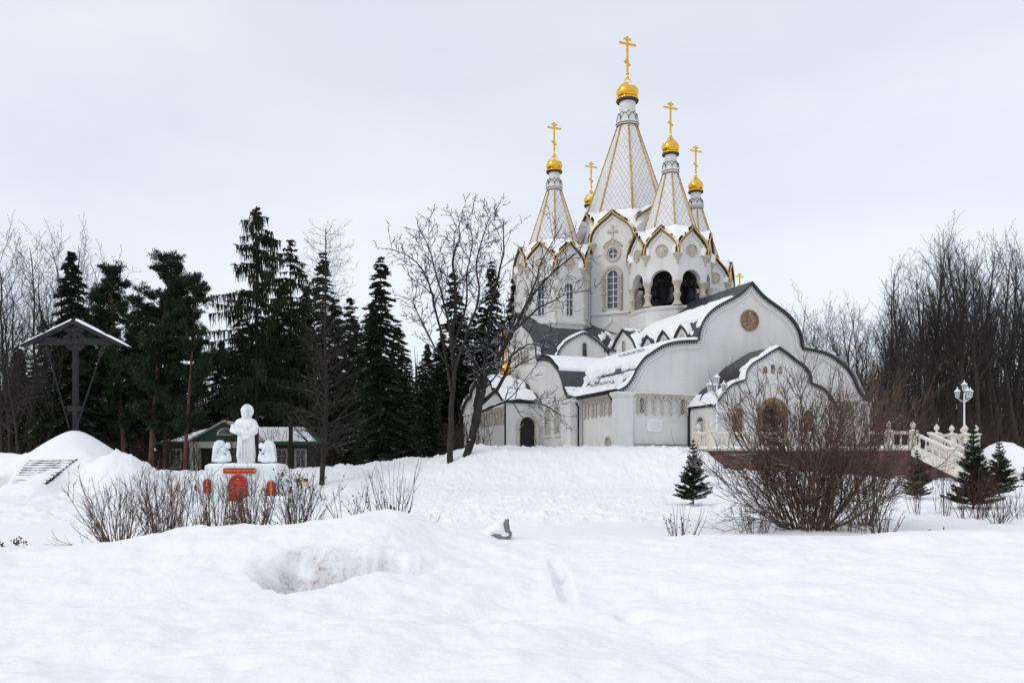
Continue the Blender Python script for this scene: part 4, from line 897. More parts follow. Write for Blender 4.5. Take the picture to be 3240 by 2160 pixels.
# ------------------------------------------------------------ terrace, balustrades, stairs
def G(u, v, Y): return W(u, v, Y)
TA = [(13.3, 62.3), (14.1, 60.3), (19.0, 60.2), (24.4, 60.3), (26.2, 59.3), (27.9, 59.4)]
TB = [(29.6, 60.5), (31.9, 63.8), (34.8, 64.0), (35.2, 68.5)]
g = Geo(); g.prism([[(p[0], p[1]) for p in TA]+TB+[(28, 72), (20, 68), (14.4, 63.2)]], (0, 0, 0), (0, 0, 1), .6, 3.36); rw = g.build('retaining_wall', M['rubble']); tag(rw, 'dark red rubble stone retaining wall under the church terrace balustrade', 'retaining wall')
g = Geo(); c_ = Vector((24, 66)); ex_ = [tuple(Vector(p)+(Vector(p)-c_).normalized()*.18) for p in TA+TB]+[(28, 72.2), (20, 68.2), (14.2, 63.4)]
g.prism([ex_], (0, 0, 0), (0, 0, 1), 3.363, 3.5); g.build('terrace_slab', M['balus'], rw)
sn = Geo(); nn_ = 0; pl_ = [Vector((p[0], p[1], 3.5)) for p in TA]
for a, b in zip(pl_, pl_[1:]):
    d = (b-a); q = Vector((d.y, -d.x, 0)).normalized(); k_n = max(6, int(d.length/.15)); Gd = np.zeros((k_n+1, 6, 3))
    for i in range(k_n+1):
        for j, (o_, h_) in enumerate(((.4, .0), (.38, .7), (.28, 1), (.1, 1), (-.1, .9), (-.3, .6))): c = a.lerp(b, i/k_n)+q*o_*(.55+.5*float(fbm(i*.3+a.x, 2.2, 2))); Gd[i, j] = (c.x, c.y, 3.5+.01+.13*h_*(.4+float(fbm(i*.4+a.x*3, j*.5, 3))))
    sn.sheet(Gd)
sn.build('snow', M['snow'], rw, smooth=True)
balp = [(.06, 0), (.085, 0), (.085, .05), (.05, .09), (.075, .2), (.09, .28), (.07, .4), (.04, .5), (.045, .58), (.07, .62), (.05, .66), (.085, .7), (.085, .74)]
bg = Geo(); bg.lathe(balp, 10); balm = bg.mesh('baluster'); balm.materials.append(M['balus']); balm.polygons.foreach_set('use_smooth', np.ones(len(balm.polygons), bool))
fg = Geo(); fg.lathe(catm([(.12, 0), (.15, .03), (.06, .08), (.07, .13), (.16, .25), (.19, .36), (.15, .47), (.06, .58), (.01, .66)], 3), 14); finm = fg.mesh('finial'); finm.materials.append(M['balus']); finm.polygons.foreach_set('use_smooth', np.ones(len(finm.polygons), bool))
def balustrade(pts, label, posts, fins=None, H=1.2, zs=None, group='stone balustrades of the church terrace'):
    pts = [Vector(p) for p in pts]; root = empty('balustrade', pts[0], label=label, cat='balustrade', group=group); o0 = pts[0]
    rail, base = Geo(), Geo(); nb = 0
    for a, b in zip(pts, pts[1:]):
        d = b-a; hd = Vector((d.x, d.y, 0)); L = hd.length; hd.normalize(); s = Vector((-hd.y, hd.x, 0))
        for g_, z0, z1, w_ in ((base, 0, .17, .16), (base, .17, .24, .13), (rail, H-.22, H-.14, .11), (rail, H-.14, H, .17)):
            V = [tuple(p-o0+s*w_*q+Vector((0, 0, z))) for p in (a, b) for q in (-1, 1) for z in (z0, z1)]
            g_.add(V, [(0, 1, 3, 2), (4, 6, 7, 5), (0, 4, 5, 1), (2, 3, 7, 6), (0, 2, 6, 4), (1, 5, 7, 3)])
        n = max(1, int(L/.44))
        for i in range(n):
            p = a+d*((i+.5)/n); o = bpy.data.objects.new('baluster', balm); COL.objects.link(o); o.parent = root; o.location = p-o0+Vector((0, 0, .24)); nb += 1
    rail.build('rail', M['balus'], root); base.build('plinth', M['balus'], root)
    for i, p in enumerate(posts):
        p = Vector(p); g_ = Geo(); r = p-o0; g_.box((r.x-.26, r.y-.26, r.z-.02), (r.x+.26, r.y+.26, r.z+.26)); g_.box((r.x-.21, r.y-.21, r.z+.26), (r.x+.21, r.y+.21, r.z+H-.06)); g_.box((r.x-.27, r.y-.27, r.z+H-.06), (r.x+.27, r.y+.27, r.z+H+.05))
        po = g_.build('pedestal', M['balus'], root)
        s_ = Geo(); s_.ell((r.x, r.y, r.z+H+.05), (.26, .26, .05), 10); s_.build('snow', M['snow'], po, smooth=True)
        if fins is None or fins[i]: o = bpy.data.objects.new('finial', finm); COL.objects.link(o); o.parent = po; o.location = r+Vector((0, 0, H+.06))
    return root
T3 = [Vector((p[0], p[1], 3.5)) for p in TA]
balustrade(T3[:2], 'short stone balustrade at the left end of the terrace beside the drain pipe', [T3[0].lerp(T3[1], .25), T3[1]])
balustrade(T3[1:4], 'long stone balustrade of the terrace behind the big bare bush', [T3[1].lerp(T3[2], t) for t in (.5, 1)]+[T3[2].lerp(T3[3], t) for t in (.5, 1)])
balustrade(T3[3:], 'stone balustrade in front of the terrace left of the stairs', [T3[4], T3[5]])
S0 = Vector((27.9, 59.4, 3.5)); S1 = Vector((29.6, 60.5, 3.5)); dr = Vector((.53, -.85, -.47))
balustrade([S0+dr*.25, S0+dr*2.7], 'upper sloping stone balustrade on the near side of the stairs', [S0+dr*2.85], group='sloping balustrades of the stairs')
balustrade([S0+dr*3.1, S0+dr*6.6], 'lower sloping stone balustrade on the near side of the stairs', [S0+dr*6.8], group='sloping balustrades of the stairs')
balustrade([S1+dr*.0, S1+dr*2.7], 'upper sloping stone balustrade on the far side of the stairs', [S1+dr*2.85], group='sloping balustrades of the stairs')
balustrade([S1+dr*3.1, S1+dr*7.4], 'lower sloping stone balustrade on the far side of the stairs', [S1+dr*7.5], group='sloping balustrades of the stairs')
T4 = [Vector((p[0], p[1], 3.5)) for p in TB]
balustrade([T4[0], T4[1], T4[2], T4[3]], 'stone balustrade around the landing beside the right lamp post', [T4[1]+Vector((-.6, -.9, 0)), T4[1].lerp(T4[2], .35), T4[1].lerp(T4[2], .72), T4[2], T4[2].lerp(T4[3], .5)])
g = Geo(); n_ = 16
st = empty('outdoor_stairs', S0, label='stone outdoor stairs with snowy steps leading down from the terrace', cat='stairs')
for i in range(n_):
    L0, L1 = i*.42, (i+1)*.42; z = -.47*(L0+.42)-.02; q = Vector((.85, .53, 0)); p = dr.copy(); p.z = 0
    V = []
    for L in (L0, L1):
        for w_ in (.1, 1.95):
            for zz in (z-.35, z): c = p*L+q*w_; V.append((c.x, c.y, zz))
    g.add(V, [(0, 1, 3, 2), (4, 6, 7, 5), (0, 4, 5, 1), (2, 3, 7, 6), (0, 2, 6, 4), (1, 5, 7, 3)])
g.build('flight', M['balus'], st)
g = Geo()
for w_ in (-.08, 2.0):
    q = Vector((.85, .53, 0)); V = []
    for L in (0, 7.2):
        for ww in (w_-.12, w_+.12):
            for dz in (-.5, 0): c = dr*L+q*ww; V.append((c.x, c.y, c.z+dz))
    g.add(V, [(0, 1, 3, 2), (4, 6, 7, 5), (0, 4, 5, 1), (2, 3, 7, 6), (0, 2, 6, 4), (1, 5, 7, 3)])
g.build('stringer', M['balus'], st)
g = Geo(); q = Vector((.85, .53, 0)); a = q*.1; b = q*1.9
for L0 in (0,): g.box((-.1, -.2, -2.4), (1.2, 1.1, -.5))
g.build('landing_pier', M['rubble'], st)

# ------------------------------------------------------------ lamp posts
def lamp(loc, label, heads, H=5.5):
    r = empty('lamp_post', loc, label=label, cat='street lamp', group='white lamp posts of the terrace')
    g = Geo(); g.lathe([(.16, 0), (.16, .25), (.1, .35), (.1, .9), (.07, 1.0), (.055, H-1.5), (.08, H-1.45), (.05, H-1.35), (.05, H-1.0)], 12); g.build('pole', M['white'], r, smooth=True, ang=40)
    def head(x, y, z):
        p = Geo(); w0, w1, h = .13, .2, .42
        p.lathe([(.03, z-.1), (.06, z-.04), (w0+.02, z-.02), (w0+.02, z)], 6, loc=(x, y, 0)); p.lathe([(w1+.06, z+h), (w1+.07, z+h+.03), (.1, z+h+.18), (.05, z+h+.2), (.05, z+h+.25), (.015, z+h+.38)], 6, loc=(x, y, 0))
        for k in range(6):
            a = k*pi/3; p.tubes([[(x+w0*math.cos(a), y+w0*math.sin(a), z), (x+w1*math.cos(a), y+w1*math.sin(a), z+h)]], [[.015, .015]], 4)
        o = p.build('lantern', M['white'], r); q_ = Geo(); q_.lathe([(w0-.02, z), (w1-.02, z+h)], 6, loc=(x, y, 0)); q_.build('lantern_glass', M['lampglass'], o)
    head(0, 0, H-.8-.0)
    for a in heads:
        x, y = .5*math.cos(a), .5*math.sin(a)
        b = Geo(); b.tubes([[(0, 0, H-1.75), (x*.5, y*.5, H-1.6), (x*.85, y*.85, H-1.45), (x, y, H-1.38)]], [[.03, .03, .025, .025]], 6); b.build('arm', M['white'], r, smooth=True); head(x, y, H-1.33)
    return r
M['lampglass'] = mat('frosted_lamp_glass', (.34, .36, .38), .2, spec=.5)
p = W(2268, 1400, 61.2); lamp((p.x, p.y, 3.5), 'white lamp post with a lantern cluster in front of the church porch', (pi, 0, pi/2))
p = W(3051, 1400, 66); lamp((p.x, p.y, 3.5), 'white lamp post with a lantern cluster before the dark bare trees', (pi*.95, .1, -pi/2))

# ------------------------------------------------------------ ice sculpture group
IY = 40.0; sc = IY/F
def IC(x, y, Y=IY): return W(580+x*.24235, 1240+y*.24235, Y)
gz_ = Hz(-12.6, 40)
ped = empty('ice_pedestal', (-12.55, 40, gz_-.2), label='stepped pedestal built of pale ice blocks under the ice figures', cat='pedestal')
def blk(name, x0, x1, y0, y1, z0, z1):
    g = Geo(); nx = max(2, int((x1-x0)/.12)); nz_ = max(2, int((z1-z0)/.08)); o = Vector((-12.55, 40, gz_-.2))
    g.box((x0-o.x, y0-o.y, z0-o.z), (x1-o.x, y1-o.y, z1-o.z)); b = g.build(name, M['iceblk'], ped); m_ = b.modifiers.new('bevel', 'BEVEL'); m_.width = .05; m_.segments = 3
    s = Geo(); N1, N2 = 30, 14; X = np.linspace(x0+.01, x1-.01, N1); Yy = np.linspace(y0+.01, y1-.01, N2); A, B_ = np.meshgrid(X, Yy, indexing='ij')
    e = np.minimum(np.minimum(A-x0, x1-A), np.minimum(B_-y0, y1-B_)); zz = z1-.03+sm(e, 0, .15)*(.07+.1*fbm(A*2, B_*2, 3)); s.sheet(np.stack([A, B_, zz], -1)-np.array(o)); s.build('snow', M['snow'], b, smooth=True)
blk('block_course', -14.2, -10.85, 39.4, 41.4, gz_-.2, 2.12); blk('block_course', -14.8, -14.22, 39.6, 41.2, gz_-.2, 1.55); blk('block_course', -10.83, -10.45, 39.6, 41.2, gz_-.2, 1.55)
blk('block_course', -15.05, -14.81, 39.5, 41.0, gz_-.2, .9); blk('block_course', -10.44, -10.1, 39.5, 41.0, gz_-.2, .95); blk('block_course', -12.2, -9.9, 38.7, 39.3, gz_-.2, .62)
def remesh(o, v=.035, sm_=3):
    m_ = o.modifiers.new('remesh', 'REMESH'); m_.mode = 'VOXEL'; m_.voxel_size = v; m_.use_smooth_shade = True
    m2 = o.modifiers.new('smooth', 'SMOOTH'); m2.iterations = sm_; m2.factor = .5
# standing figure: stacked elliptical sections follow its silhouette
def P3(x, y, dy=0): p = IC(x, y); return Vector((p.x, p.y+dy, p.z))
base = IC(800, 945); org = Vector((base.x, 40.2, base.z))
fig = empty('ice_statue', org, label='tall ice statue of a robed standing figure with folded arms and a halo', cat='ice sculpture')
g = Geo(); sil = [(950, 108), (940, 108), (880, 116), (840, 118), (838, 122), (780, 120), (700, 116), (692, 112), (620, 110), (560, 106), (550, 118), (535, 148), (480, 154), (430, 152), (390, 142), (360, 122), (342, 88), (335, 60)]
k_ = .24235*sc
for (y0, w0), (y1, w1) in zip(sil, sil[1:]): pass
prof = [(w*k_, (945-y)*k_) for y, w in sil]; prof = [(.01, prof[0][1])]+prof+[(.01, prof[-1][1])]
V = []; N = 28
for r, z in prof:
    for i in range(N):
        a = 2*pi*i/N; c, s_ = math.cos(a), math.sin(a); e = .72; V.append((r*math.copysign(abs(c)**e, c), .62*r*math.copysign(abs(s_)**e, s_)+.02, z))
m_ = len(prof); g.add(V, [(i*N+j, i*N+(j+1) % N, (i+1)*N+(j+1) % N, (i+1)*N+j) for i in range(m_-1) for j in range(N)]+[tuple(range(N-1, -1, -1)), tuple(range((m_-1)*N, m_*N))])
def q3(x, y, dy): return ((x-800)*k_, dy, (945-y)*k_)
g.tubes([[q3(655, 430, -.1), q3(648, 500, -.22), q3(700, 520, -.36), q3(800, 505, -.42), q3(850, 480, -.4)]], [[.14, .15, .13, .1, .08]], 10)
g.tubes([[q3(945, 430, -.1), q3(935, 510, -.22), q3(880, 535, -.36), q3(800, 530, -.42), q3(740, 490, -.38)]], [[.14, .15, .13, .1, .08]], 10)
for i in range(5): g.tubes([[q3(740-i*9, 480-i*7, -.42), q3(752-i*8, 445-i*5, -.44), q3(760-i*5, 425-i*4, -.44)]], [[.02, .018, .012]], 6)
g.prism([[((x-800)*k_, (945-y)*k_) for x, y in ((800, 540), (860, 545), (880, 600), (800, 625), (770, 580))]], (0, -.36, 0), (0, -1, 0), -.1, .05)
for x_ in (-70, -30, 15, 60): g.tubes([[q3(800+x_, 930, -.3), q3(800+x_*.9, 760, -.32), q3(800+x_*.8, 600, -.28)]], [[.03, .035, .02]], 6)
o = g.build('robe', M['ice'], fig, smooth=True); remesh(o, .03, 2)
g = Geo(); hl = [((x-815)*k_, (945-y)*k_) for x, y in [(815+78*math.cos(a), 242+90*math.sin(-a)) for a in np.linspace(0, 2*pi, 36)[:-1]]]; g.prism([[(p[0], p[1]) for p in hl]], (15*k_, .06, 0), (0, -1, 0), -.08, .1); g.box((-.12, -.1, 2.0), (.22, .2, 2.3)); o = g.build('halo', M['ice'], fig); m_ = o.modifiers.new('bevel', 'BEVEL'); m_.width = .03; m_.segments = 3
g = Geo(); g.ell(q3(792, 270, -.14), (.155, .17, .22), 20); g.ell(q3(792, 232, -.16), (.165, .18, .12), 18); g.ell(q3(792, 278, -.31), (.025, .04, .06), 10); g.ell(q3(792, 318, -.22), (.1, .1, .1), 14)
for x_ in (776, 808): g.ell(q3(x_, 262, -.27), (.03, .03, .018), 8)
g.ell(q3(792, 298, -.3), (.045, .02, .012), 8); g.tubes([[q3(792, 300, -.12), q3(792, 345, -.05)]], [[.12, .16]], 12)
o = g.build('head', M['ice'], fig, smooth=True); remesh(o, .018, 1)
def angel(cx, mir, label):
    b = IC(cx, 915); r = empty('ice_angel', (b.x, 40.0, b.z-.02), label=label, cat='ice sculpture', group='kneeling ice angels beside the statue')
    def q(x, y, dy=0): return (mir*(x-500)*k_, dy, (912-y)*k_)
    g = Geo()
    g.ell(q(500, 880), (.36, .3, .14)); g.ell(q(545, 860, -.05), (.2, .2, .2)); g.ell(q(480, 820), (.24, .22, .3)); g.ell(q(490, 745), (.2, .18, .24)); g.ell(q(525, 705), (.17, .15, .15))
    g.tubes([[q(520, 715, -.12), q(555, 770, -.15), q(590, 790, -.1), q(605, 755, -.06)]], [[.09, .075, .05, .03]], 8); g.tubes([[q(540, 715, .1), q(570, 775, .1), q(595, 790, .02), q(608, 757, 0)]], [[.09, .075, .05, .03]], 8)
    g.tubes([[q(545, 700), q(570, 690)]], [[.07, .07]], 8); g.ell(q(582, 692), (.135, .12, .16)); g.ell(q(605, 720, 0), (.05, .04, .04))
    g.tubes([[q(590, 800, 0), q(605, 850, 0), q(600, 895, 0)]], [[.1, .09, .1]], 8)
    o = g.build('body', M['ice'], r, smooth=True); remesh(o, .03, 2)
    wp = [(390, 900), (392, 850), (400, 790), (402, 740), (412, 690), (432, 645), (470, 620), (505, 620), (528, 650), (530, 690), (505, 710), (480, 740), (460, 790), (450, 850), (440, 905)]
    for dy in (.12, -.16):
        w_ = Geo(); L = [(mir*(x-500)*k_, (912-y)*k_) for x, y in wp]; L = L if mir > 0 else L[::-1]
        w_.prism([L[::-1]], (0, dy, 0), (0, -1, 0), -.04, .05)
        for i in range(7): t = i/6; w_.tubes([[q(lerp(505, 455, t), lerp(640, 820, t), dy-.05), q(lerp(440, 400, t), lerp(720, 900, t), dy-.05)]], [[.025, .012]], 5)
        o = w_.build('wing', M['ice'], r)
angel(500, 1, 'small kneeling winged ice angel left of the robed ice statue'); angel(1102, -1, 'small kneeling winged ice angel right of the robed ice statue')
# ------------------------------------------------------------ red signs with gilt lettering
def text_mesh(body, size, ext=.006, align='CENTER', sp=1.0, bold=.0):
    cu = bpy.data.curves.new('lettering', 'FONT'); cu.body = body; cu.size = size; cu.extrude = ext; cu.align_x = align; cu.align_y = 'CENTER'; cu.space_line = sp; cu.offset = bold; cu.resolution_u = 3
    o = bpy.data.objects.new('tmp', cu); COL.objects.link(o); dg_ = bpy.context.evaluated_depsgraph_get(); me = bpy.data.meshes.new_from_object(o.evaluated_get(dg_)); bpy.data.objects.remove(o); return me
def lettering(parent, body, size, loc, sx=1, sp=1., bold=.0, m='signgold'):
    me = text_mesh(body, size, sp=sp, bold=bold); me.materials.clear(); me.materials.append(M[m]); o = bpy.data.objects.new('lettering', me); COL.objects.link(o); o.parent = parent; o.rotation_euler = (pi/2, 0, 0); o.location = loc; o.scale = (sx, 1, 1); return o
def sign(loc, loop, label, th=.04):
    g = Geo(); g.prism([loop], (0, 0, 0), (0, -1, 0), 0, th); r = empty('sign', loc, label=label, cat='sign'); g.build('board', M['red'], r); return r
b = W(757.5, 1489, 39.3); w_, h_ = .755, .125; c = .05
s1 = sign((b.x, 39.34, b.z), [(-w_+c, -h_), (w_-c, -h_), (w_, -h_+c), (w_, h_-c), (w_-c, h_), (-w_+c, h_), (-w_, h_-c), (-w_, -h_+c)], 'long red sign with gold lettering naming the saint at the statue foot')
lettering(s1, 'АЛЕКСАНДР НЕВСКИЙ', .135, (0, -.05, 0), 1.0)
def archsign(u, v, w, h, label):
    b = W(u, v, 39.3); L = [(-w/2, 0), (w/2, 0), (w/2, h-w*.55)]+[(w/2*math.cos(pi*i/16), h-w*.55+w*.55*math.sin(pi*i/16)) for i in range(17)]+[(-w/2, h-w*.55)]; return sign((b.x, 39.34, b.z), L, label)
s2 = archsign(753, 1584, .9, 1.22, 'large arched red sign with eight gold lines of text on the ice pedestal')
lettering(s2, 'Иди\nв Русь иди,\nжалуйте к нам в гости,\nно если кто с мечом\nк нам войдёт,\nтот от меча и погибнет.\nНа том стоит\nРусская земля', .072, (0, -.045, .56), 1.05, 1.7, .0)
s3 = archsign(655, 1560, .37, .66, 'small arched red sign with gold year digits at the left of the pedestal')
for i, ch in enumerate('122'): lettering(s3, ch, .23, (0, -.045, .5-i*.2), 1, bold=.005)
s4 = archsign(857, 1586, .42, .96, 'taller narrow arched red sign with gold year digits at the right of the pedestal')
for i, ch in enumerate('2021'): lettering(s4, ch, .27, (0, -.045, .8-i*.22), 1, bold=.005)
def candle(u, v, Y, label):
    b = W(u, v, Y); r = empty('grave_candle', b, label=label, cat='candle', group='red memorial candles on the ice')
    g = Geo(); g.lathe([(.05, 0), (.07, .02), (.075, .1), (.06, .15), (.05, .155)], 12); g.build('glass_jar', M['candleglass'], r, smooth=True)
    g = Geo(); g.lathe([(.065, .15), (.065, .17), (.03, .24), (.025, .27), (.01, .3)], 12); g.build('lid', M['black'], r, smooth=True)
candle(653, 1506, 39.8, 'red memorial candle on the left shoulder of the ice pedestal'); candle(619, 1551, 39.5, 'red memorial candle low at the left end of the ice pedestal')
candle(894, 1511, 39.8, 'red memorial candle on the right shoulder of the ice pedestal'); candle(919, 1559, 39.4, 'red memorial candle low at the right end of the ice pedestal')
# floodlight stand
b = hit(952, 1572); r = empty('floodlight_stand', b, label='yellow floodlight stand with two lamps beside the ice pedestal', cat='floodlight')
g = Geo(); g.tubes([[(0, 0, -.1), (0, 0, .78)]], [[.025, .025]], 8); g.tubes([[(-.22, 0, .66), (-.2, 0, .5), (.2, 0, .5), (.22, 0, .66)]], [[.015]*4], 6); g.build('stand', M['yellow'], r)
for s_ in (-1, 1):
    g = Geo(); Mx = Matrix.Translation((s_*.24, 0, .76)) @ Matrix.Rotation(s_*.5, 4, 'Z') @ Matrix.Rotation(-.3, 4, 'X'); g.box((-.13, -.05, -.09), (.13, .07, .09), Mx); g.box((-.1, .07, -.06), (.1, .13, .06), Mx); o = g.build('lamp_housing', M['yellow'], r)
    g = Geo(); g.box((-.11, -.06, -.07), (.11, -.051, .07), Mx); g.build('lamp_glass', M['glass'], o)

# ------------------------------------------------------------ roofed wooden cross
wb = Vector((-25.6, 50, 4.25)); wc = empty('wooden_cross', wb, label='tall weathered wooden worship cross under a snowy gable roof on the mound', cat='wooden cross')
def Q(x, y, dy=0): p = W(x*.4082, 960+y*.4082, 50); return Vector((p.x-wb.x, dy, p.z-wb.z))
def barq(name, x0, x1, y, h, d=.15, m='darkwood', tilt=0):
    a, b_ = Q(x0, y), Q(x1, y); g = Geo(); g.box((a.x, -d, a.z-h/2), (b_.x, d, a.z+h/2)); return g.build(name, M[m], wc)
g = Geo(); a = Q(586, 970); t = Q(584, 110); g.box((a.x-.13, -.13, a.z-.8), (a.x+.13, .13, t.z)); g.build('post', M['darkwood'], wc)
barq('crossbar', 300, 868, 295, .33, .17); barq('title_board', 512, 660, 203, .26, .17); barq('footrest', 530, 640, 812, .3, .17)
c = Q(586, 292); g = Geo(); g.prism([circ(c.x, c.z, .6, 32), circ(c.x, c.z, .3, 24)], (0, 0, 0), (0, -1, 0), -.1, .12)
for k in range(4): a_ = pi/4+k*pi/2; g.prism([circ(c.x+.42*math.cos(a_), c.z+.42*math.sin(a_), .07, 8)], (0, 0, 0), (0, -1, 0), .12, .16)
g.build('wheel', M['darkwood'], wc)
ap, le, re = Q(583, 140), Q(172, 335), Q(1000, 345)
for nm, e_, d_, z_ in (('roof_board', le, .22, 0), ('roof_board', re, .22, 0)):
    g = Geo(); V = [(p.x, y, p.z+z) for p in (ap, e_) for y in (-d_, d_) for z in (-.02, .09)]
    g.add(V, [(0, 1, 3, 2), (4, 6, 7, 5), (0, 4, 5, 1), (2, 3, 7, 6), (0, 2, 6, 4), (1, 5, 7, 3)])
    V = [(p.x*1.0, y, p.z+z) for p in (ap, ap.lerp(e_, .9)) for y in (-d_-.05, -d_-.002) for z in (-.17, .08)]; g.add(V, [(0, 1, 3, 2), (4, 6, 7, 5), (0, 4, 5, 1), (2, 3, 7, 6), (0, 2, 6, 4), (1, 5, 7, 3)])
    o = g.build(nm, M['darkwood'], wc)
    s = Geo(); n1, n2 = 40, 8; Gd = np.zeros((n1, n2, 3))
    for i in range(n1):
        t = i/(n1-1); p = ap.lerp(e_, .04+.98*t)
        for j in range(n2):
            e = min(j, n2-1-j)/(n2/2); th = (.05+.10*float(fbm(t*6+d_, 3.1, 2))+(.05 if .5 > t else 0))*min(1, e*3)*min(1, (1-t)*12+.4)
            Gd[i, j] = (p.x, -d_-.04+(2*d_+.08)*j/(n2-1), p.z+.085+th-(.2*sm(t, .97, 1) if e_ is le else 0))
    s.sheet(Gd if e_.x < ap.x else Gd[::-1]); s.f[0] = s.f[0][:, ::-1]; s.build('snow', M['snow'], o, smooth=True)
g = Geo(); a = Q(583, 150); g.lathe([(.22, a.z-.1), (.2, a.z+.05), (.1, a.z+.15), (.02, a.z+.42)], 4, loc=(a.x, 0, 0)); g.build('ridge_cap', M['darkwood'], wc)
for (x0, y0, x1, y1), nm in (((368, 330, 555, 968), 'lance'), ((805, 340, 608, 968), 'sponge_pole')):
    a, b_ = Q(x0, y0, -.1), Q(x1, y1, -.25); g = Geo(); g.tubes([[tuple(a), tuple(b_)]], [[.045, .05]], 8); m0 = a.lerp(b_, .01); m1 = a.lerp(b_, .12); g.tubes([[tuple(m0), tuple(a.lerp(b_, .06)), tuple(m1)]], [[.06, .15, .1]], 8); g.build(nm, M['darkwood'], wc)
# steps in the mound
stp = empty('mound_steps', (-27.2, 44, 1.2), label='low flight of snowy wooden steps up the mound of the cross', cat='steps')
for i in range(10):
    t = i/9; y = 43.8+3.6*t; z = 1.22+1.2*t; x0 = -25.75-1.1*t; x1 = -23.9-.35*t
    g = Geo(); g.box((x0+27.2, y-44, z-1.2-.04), (x1+27.2, y-44+.36, z-1.2+.09)); o = g.build('tread', M['darkwood'], stp)
    s = Geo(); n1 = 26; prf = [(-.04, .02), (-.055, .06), (-.03, .105), (.1, .125), (.38, .125)]; Gd = np.zeros((n1, 5, 3))
    for a_ in range(n1):
        f_ = .25+1.1*float(fbm(a_*.35+i*5.3, i*2.1, 3))
        for b_, (dy, dz) in enumerate(prf): Gd[a_, b_] = (x0+27.2+(x1-x0)*a_/(n1-1), y-44+dy, z-1.2+.105-(.105-dz)*f_+(.02*f_))
    s.sheet(Gd); s.f[0] = s.f[0][:, ::-1]; s.build('snow', M['snow'], o, smooth=True)

# ------------------------------------------------------------ wooden house
HY = 80; hb = Vector((-25.5, HY, 1.2))
hs_ = empty('wooden_house', hb, label='low green wooden house with snowy roof behind the ice statue', cat='house')
def hx(u): return (u-1620)*HY/F-hb.x
def hz(v): return EYE+(HV-v)*HY/F-hb.z
g = Geo(); g.box((hx(528), 0, -.5), (hx(1000), 8, hz(1402))); body = g.build('walls', M['logs'], hs_)
g = Geo(); x0, x1, zE, zR = hx(500), hx(1020), hz(1402), hz(1343); V = [(x0, -.7, zE), (x1, -.7, zE), (x1, 8.7, zE), (x0, 8.7, zE), (hx(630), 4, zR), (hx(930), 4, zR)]
g.add(V, [(0, 1, 5, 4), (1, 2, 5), (2, 3, 4, 5), (3, 0, 4), (3, 2, 1, 0)]); rf = g.build('roof', M['greenroof'], hs_)
g = Geo(); V = [(x0+.5, -.55, zE+.17), (x1-.5, -.55, zE+.17), (x1-.7, 8.4, zE+.2), (x0+.7, 8.4, zE+.2), (hx(632), 3.6, zR-.02), (hx(928), 3.6, zR-.02)]
g.add(V, [(0, 1, 5, 4), (1, 2, 5), (3, 0, 4)]); g.build('snow', M['snow'], rf)
g = Geo(); g.box((x0, -.78, zE-.12), (x1, -.68, zE+.1)); g.build('eave_board', M['greenroof'], rf)
px0, px1, pxa = hx(628), hx(846), hx(737); zp = hz(1399); za = hz(1338)
g = Geo(); g.prism([[(px0+.15, zp), (px1-.15, zp), (pxa, za-.05)]], (0, -2.2, 0), (0, -1, 0), -3, 0); pt_ = g.build('portico_gable', M['greenp'], hs_)
g = Geo()
for e in (px0, px1):
    V = [(p[0], y, p[1]+z) for p in ((pxa, za), (e, zp)) for y in (-2.6, 3.8) for z in (0, .14)]; g.add(V, [(0, 1, 3, 2), (4, 6, 7, 5), (0, 4, 5, 1), (2, 3, 7, 6), (0, 2, 6, 4), (1, 5, 7, 3)])
g.build('bargeboard', M['housewhite'], pt_)
g = Geo(); g.box((px0+.05, -2.5, zp-.6), (px1-.05, -2.1, zp-.02)); g.build('beam', M['housewhite'], pt_)
for u_ in (637, 652, 822, 838): g = Geo(); x = hx(u_); g.box((x-.13, -2.42, -.5), (x+.13, -2.16, zp-.6)); g.build('column', M['housewhite'], pt_)
g = Geo(); lun = [(pxa+.75*math.cos(pi*i/14), za-1.25+.7*math.sin(pi*i/14)) for i in range(15)]; g.prism([lun], (0, -2.2, 0), (0, -1, 0), .003, .1); lw = g.build('lunette_window', M['housewhite'], pt_)
g = Geo(); g.prism([[(pxa+.5*math.cos(pi*i/14), za-1.15+.48*math.sin(pi*i/14)) for i in range(15)]], (0, -2.2, 0), (0, -1, 0), .103, .12); g.build('pane', M['glass'], lw)
for u_, ar in ((558, 0), (618, 0), (891, 0), (952, 0), (700, 1), (737, 1), (790, 1)):
    x = hx(u_); z0, z1 = hz(1476), hz(1424); g = Geo()
    ring_o = [(x-.58, z0-.15), (x+.58, z0-.15), (x+.58, z1+.15), (x-.58, z1+.15)]; ring_i = [(x-.4, z0), (x+.4, z0), (x+.4, z1), (x-.4, z1)]
    if ar: ring_o = arch(x, z0-.15, 1.2, z1-z0+.6); ring_i = arch(x, z0, .9, z1-z0+.3)
    g.prism([ring_o, ring_i], (0, 0, 0), (0, -1, 0), .003, .1); wo = g.build('window', M['housewhite'], hs_)
    g = Geo(); g.prism([ring_i], (0, 0, 0), (0, -1, 0), .003, .02); g.build('pane', M['glass'], wo)
    g = Geo(); g.box((x-.03, -.06, z0), (x+.03, -.03, z1)); g.box((x-.4, -.058, z0+(z1-z0)*.66-.03), (x+.4, -.031, z0+(z1-z0)*.66+.03)); g.build('glazing_bar', M['housewhite'], wo)
